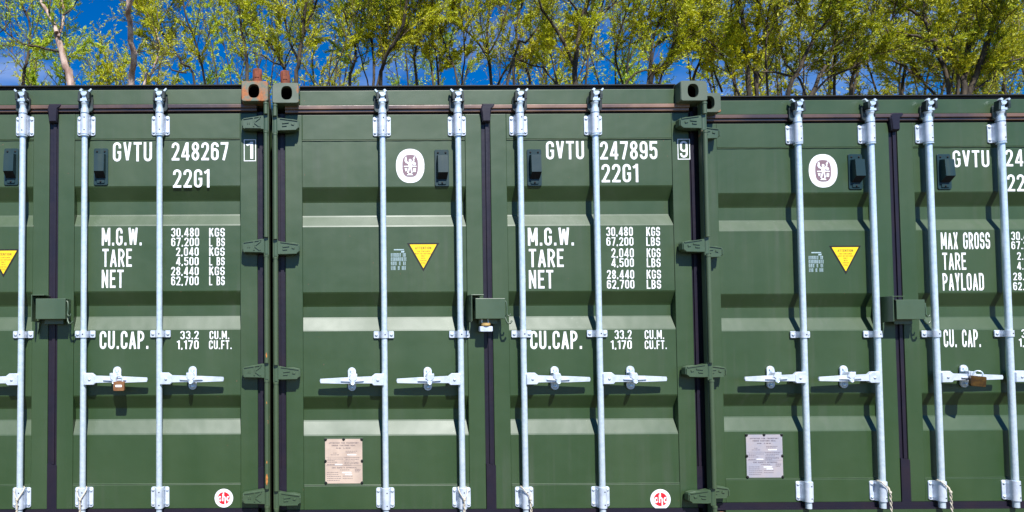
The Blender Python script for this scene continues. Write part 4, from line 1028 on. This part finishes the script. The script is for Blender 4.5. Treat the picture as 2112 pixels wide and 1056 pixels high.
def grow(rng, root_pts, zmin, dens, sec_len=(.5, 1.3), step=.17, droop=.0):
    """secondary branches and twigs along one limb; returns branch paths, twig paths, leaf positions and directions"""
    br = []; tw = []; LP = []; LD = []
    L = 0; acc = rng.uniform(0, step)
    for i in range(len(root_pts) - 1):
        a, b = root_pts[i], root_pts[i + 1]; d = unit(b - a); acc += np.linalg.norm(b - a)
        while acc > step:
            acc -= step
            if b[2] < zmin or rng.random() > .9 * dens + .1: continue
            side = rng.normal(size=3); side -= d * side.dot(d); side = unit(side)
            sd = unit(d * rng.uniform(.5, 1.1) + side * rng.uniform(.5, 1.0) + np.array((0, 0, .35)))
            sl = rng.uniform(*sec_len); n = 6; P = [b.copy()]; cur = sd.copy()
            for k in range(n):
                cur = unit(cur + rng.normal(size=3) * .13 + np.array((0, 0, .05 - droop * k))); P.append(P[-1] + cur * sl / n)
            br.append((P, .011 * (sl / 1.3) + .003, .0025))
            fac = rng.choice([.12, .6, 1.3, 2.4])
            for k in range(1, n + 1):
                m = 3 if k < n else 4
                for q in range(m):
                    if rng.random() > .45 + .55 * dens: continue
                    p0 = P[k - 1] + (P[k] - P[k - 1]) * rng.random(); dd = unit(P[k] - P[k - 1])
                    s2 = rng.normal(size=3); s2 = unit(s2 - dd * s2.dot(dd))
                    c2 = unit(dd * .8 + s2 * rng.uniform(.3, 1.0)); tl = rng.uniform(.14, .38); T = [p0]
                    for j in range(3):
                        c2 = unit(c2 + rng.normal(size=3) * .12 + np.array((0, 0, .03))); T.append(T[-1] + c2 * tl / 3)
                    tw.append((T, .0032, .0012))
                    nl = int(rng.uniform(13, 36) * (tl / .26) * dens * fac)
                    if nl > 0:
                        f = rng.uniform(.1, 1.0, nl); idx = np.minimum((f * 3).astype(int), 2); TT = np.array(T)
                        base = TT[idx] + (TT[idx + 1] - TT[idx]) * ((f * 3) - idx)[:, None]
                        LP.append(base + rng.normal(size=(nl, 3)) * .008); LD.append(np.repeat(c2[None], nl, 0))
    return br, tw, LP, LD

def make_tree(name, dens, limbs, seed):
    rng = np.random.default_rng(seed)
    first = limbs[0][2][0]
    base = (first[0] + rng.uniform(-.15, .15), first[1] + rng.uniform(-.1, .1), 0)
    t0 = limbs[0][0]
    kind = 'dead_tree' if name == 'snag' else 'willow_tree'
    root = empty(kind, base, TREE_LABEL[name], 'tree', None if name == 'snag' else 'trees behind the containers')
    off = np.array(base)
    pale = name in ('snag', 'fork_left', 'pale_stem')
    barkm = 'bark_pale' if pale else 'bark'
    nbr, ntw, LP, LD = [], [], [], []
    rk = .95 if name in ('fork_left', 'snag') else .68
    for k, (r0, r1, P) in enumerate(limbs):
        P = [np.array(p) for p in P]
        last = unit(P[-1] - P[-2]); lead = P[-1][2] > 6.9 or P[-1][2] > 0 and P[-1][2] > P[0][2] + 1.2
        main = smooth_path(P, .14)
        ext = []
        if lead and r1 > .008:                       # carry on above the picture
            cur = last; p = P[-1]; nst = 5 if name != 'snag' else 4
            for j in range(nst):
                cur = unit(cur + rng.normal(size=3) * .10 + np.array((0, 0, .10))); p = p + cur * .24; ext.append(p)
        down = []
        zlow = min(q[2] for q in P)
        if k == 0 or (P[0][2] < 5.35 and P[0][2] <= P[-1][2]):
            # down to the ground, or to the shared trunk
            tgt = off + np.array((0, 0, .05)) if k == 0 else off + np.array((0, 0, 2.6 + .35 * k)) + np.append(rng.normal(size=2) * .04, 0)
            a = P[0]; m1 = a + (tgt - a) * .5 + np.array((rng.normal() * .06, rng.normal() * .06, 0)) ; m1[:2] = m1[:2] * .6 + a[:2] * .2 + tgt[:2] * .2
            down = [tgt, m1]
        full = smooth_path(down + P + ext, .16)
        nfull = len(full)
        rb = r0 * (1.7 if k == 0 else 1.15) if down else r0
        za, ztop = P[0][2], P[-1][2]
        mb = MB()
        lo = len(smooth_path(down + P[:1], .16)) if down else 1
        def rad(f, lo=lo, n=nfull, rb_=rb, r0_=r0, r1_=r1, ne=len(ext)):
            i = f * (n - 1); hi = n - ne * 2; r0 = rk * r0_; r1 = rk * r1_; rb = rk * rb_
            if i < lo: return rb + (r0 - rb) * i / max(lo, 1)
            if i < hi: return r0 + (r1 - r0) * (i - lo) / max(hi - lo, 1)
            return r1 + (.006 - r1) * (i - hi) / max(n - hi, 1)
        wob = [q - off + rng.normal(size=3) * .006 for q in full]
        mb.tube([tuple(q) for q in wob], rad, 9 if r0 > .03 else 6)
        # dead snags and knots
        mb.build('trunk' if k == 0 else 'limb', barkm if (pale and (k < 3)) else 'bark', root, fix=False)
        if name == 'snag':
            for j in range(7):
                q = full[int(rng.uniform(.55, .95) * nfull)] - off; dd = unit(np.array((rng.normal(), rng.normal(), .7)))
                nbr.append(([q + off, q + off + dd * rng.uniform(.08, .3)], .012, .004))
            continue
        b_, t_, lp, ld = grow(rng, main[2:] + ext, 4.4, dens, droop=.02)
        nbr += b_; ntw += t_; LP += lp; LD += ld
    if nbr or ntw:
        me = tubes_mesh('twigs', [([p - off for p in P], a, b) for P, a, b in nbr + ntw], 'twig')
        o = link('twigs', me, root); o['kind'] = 'stuff'
    if LP:
        pos = np.concatenate(LP) - off; d = np.concatenate(LD)
        o = link('foliage', leaves_mesh('foliage', pos, d, rng, LEAN.get(name, 'leaf')), root); o['kind'] = 'stuff'
        return len(pos)
    return 0
NL = 0
for i, (nm, dens, limbs) in enumerate(TREES): NL += make_tree(nm, dens, limbs, 100 + i)

# farther row: lower bushy willows whose crowns close the gaps between the front trunks
FAR = [(-9.0, 15.5, 9.6, 1.3, .8), (-7.0, 15.0, 10.0, 1.5, 1.0), (-4.9, 14.6, 10.0, 1.5, 1.0), (-2.2, 15.4, 11.2, 1.5, .8), (.4, 15.0, 10.9, 1.4, .7), (3.4, 15.2, 11.4, 1.5, .75),
       (6.4, 14.8, 11.8, 1.5, .7), (9.2, 15.3, 12.4, 1.7, .75), (11.8, 14.7, 12.4, 1.8, .8), (14.4, 15.2, 12.4, 1.9, .85), (17.0, 15.0, 12.4, 1.9, .9), (19.8, 15.3, 12.4, 1.9, .9)]
FAR_LABEL = ['leafy willow far left behind the pale forked trunk, lower than the others', 'low bushy willow between the forked and the bare trunk, topped by clear blue sky',
  'bushy willow behind the bare dead trunk', 'leafy willow farther back above the marking 248267', 'leafy willow farther back above the paired roof corners', 'leafy willow farther back above the first bar of the middle container',
  'leafy willow farther back above the middle door seam', 'leafy willow farther back above the 247895 number', 'leafy willow farther back behind the highest right roof corner',
  'dense willow farther back above the round sticker of the right container', 'dense willow farther back above the right container door seam', 'dense willow farther back at the right edge']
for i, (x, y, top, rad_, dens) in enumerate(FAR):
    rng = np.random.default_rng(500 + i)
    root = empty('willow_tree', (x, y, 0), FAR_LABEL[i], 'tree', 'trees farther back behind the containers')
    off = np.array((x, y, 0.))
    nb, ntw, LP, LD = [], [], [], []
    for k in range(6 if i < 3 else 7):
        a = 2 * math.pi * k / 6 + rng.uniform(-.4, .4); P = [np.array((0, 0, .05 if k == 0 else 2.0 + .2 * k)) + off]
        spread_ = rad_ * rng.uniform(.25, 1.0); topk = top * rng.uniform(.86, 1.0) - 0.6
        for f in (.35, .6, .8, 1.0):
            P.append(off + np.array((math.cos(a) * spread_ * f ** 1.3, math.sin(a) * spread_ * f ** 1.3, P[0][2] + (topk - P[0][2]) * f)) + rng.normal(size=3) * .12)
        path = smooth_path(P, .3)
        mb = MB(); mb.tube([tuple(q - off) for q in path], .095 if k == 0 else .05, 7, r1=.012)
        mb.build('trunk' if k == 0 else 'limb', 'bark', root, fix=False)
        b_, t_, lp, ld = grow(rng, path, 6.0, dens * .8, sec_len=(.7, 1.7), step=.24)
        nb += b_; ntw += t_; LP += lp; LD += ld
    o = link('twigs', tubes_mesh('twigs', [([p - off for p in P], a, b) for P, a, b in nb + ntw], 'twig'), root); o['kind'] = 'stuff'
    pos = np.concatenate(LP) - off; d = np.concatenate(LD); NL += len(pos)
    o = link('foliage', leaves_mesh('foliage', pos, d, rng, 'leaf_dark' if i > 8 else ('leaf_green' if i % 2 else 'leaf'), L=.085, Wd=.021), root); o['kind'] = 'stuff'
print('leaves', NL)
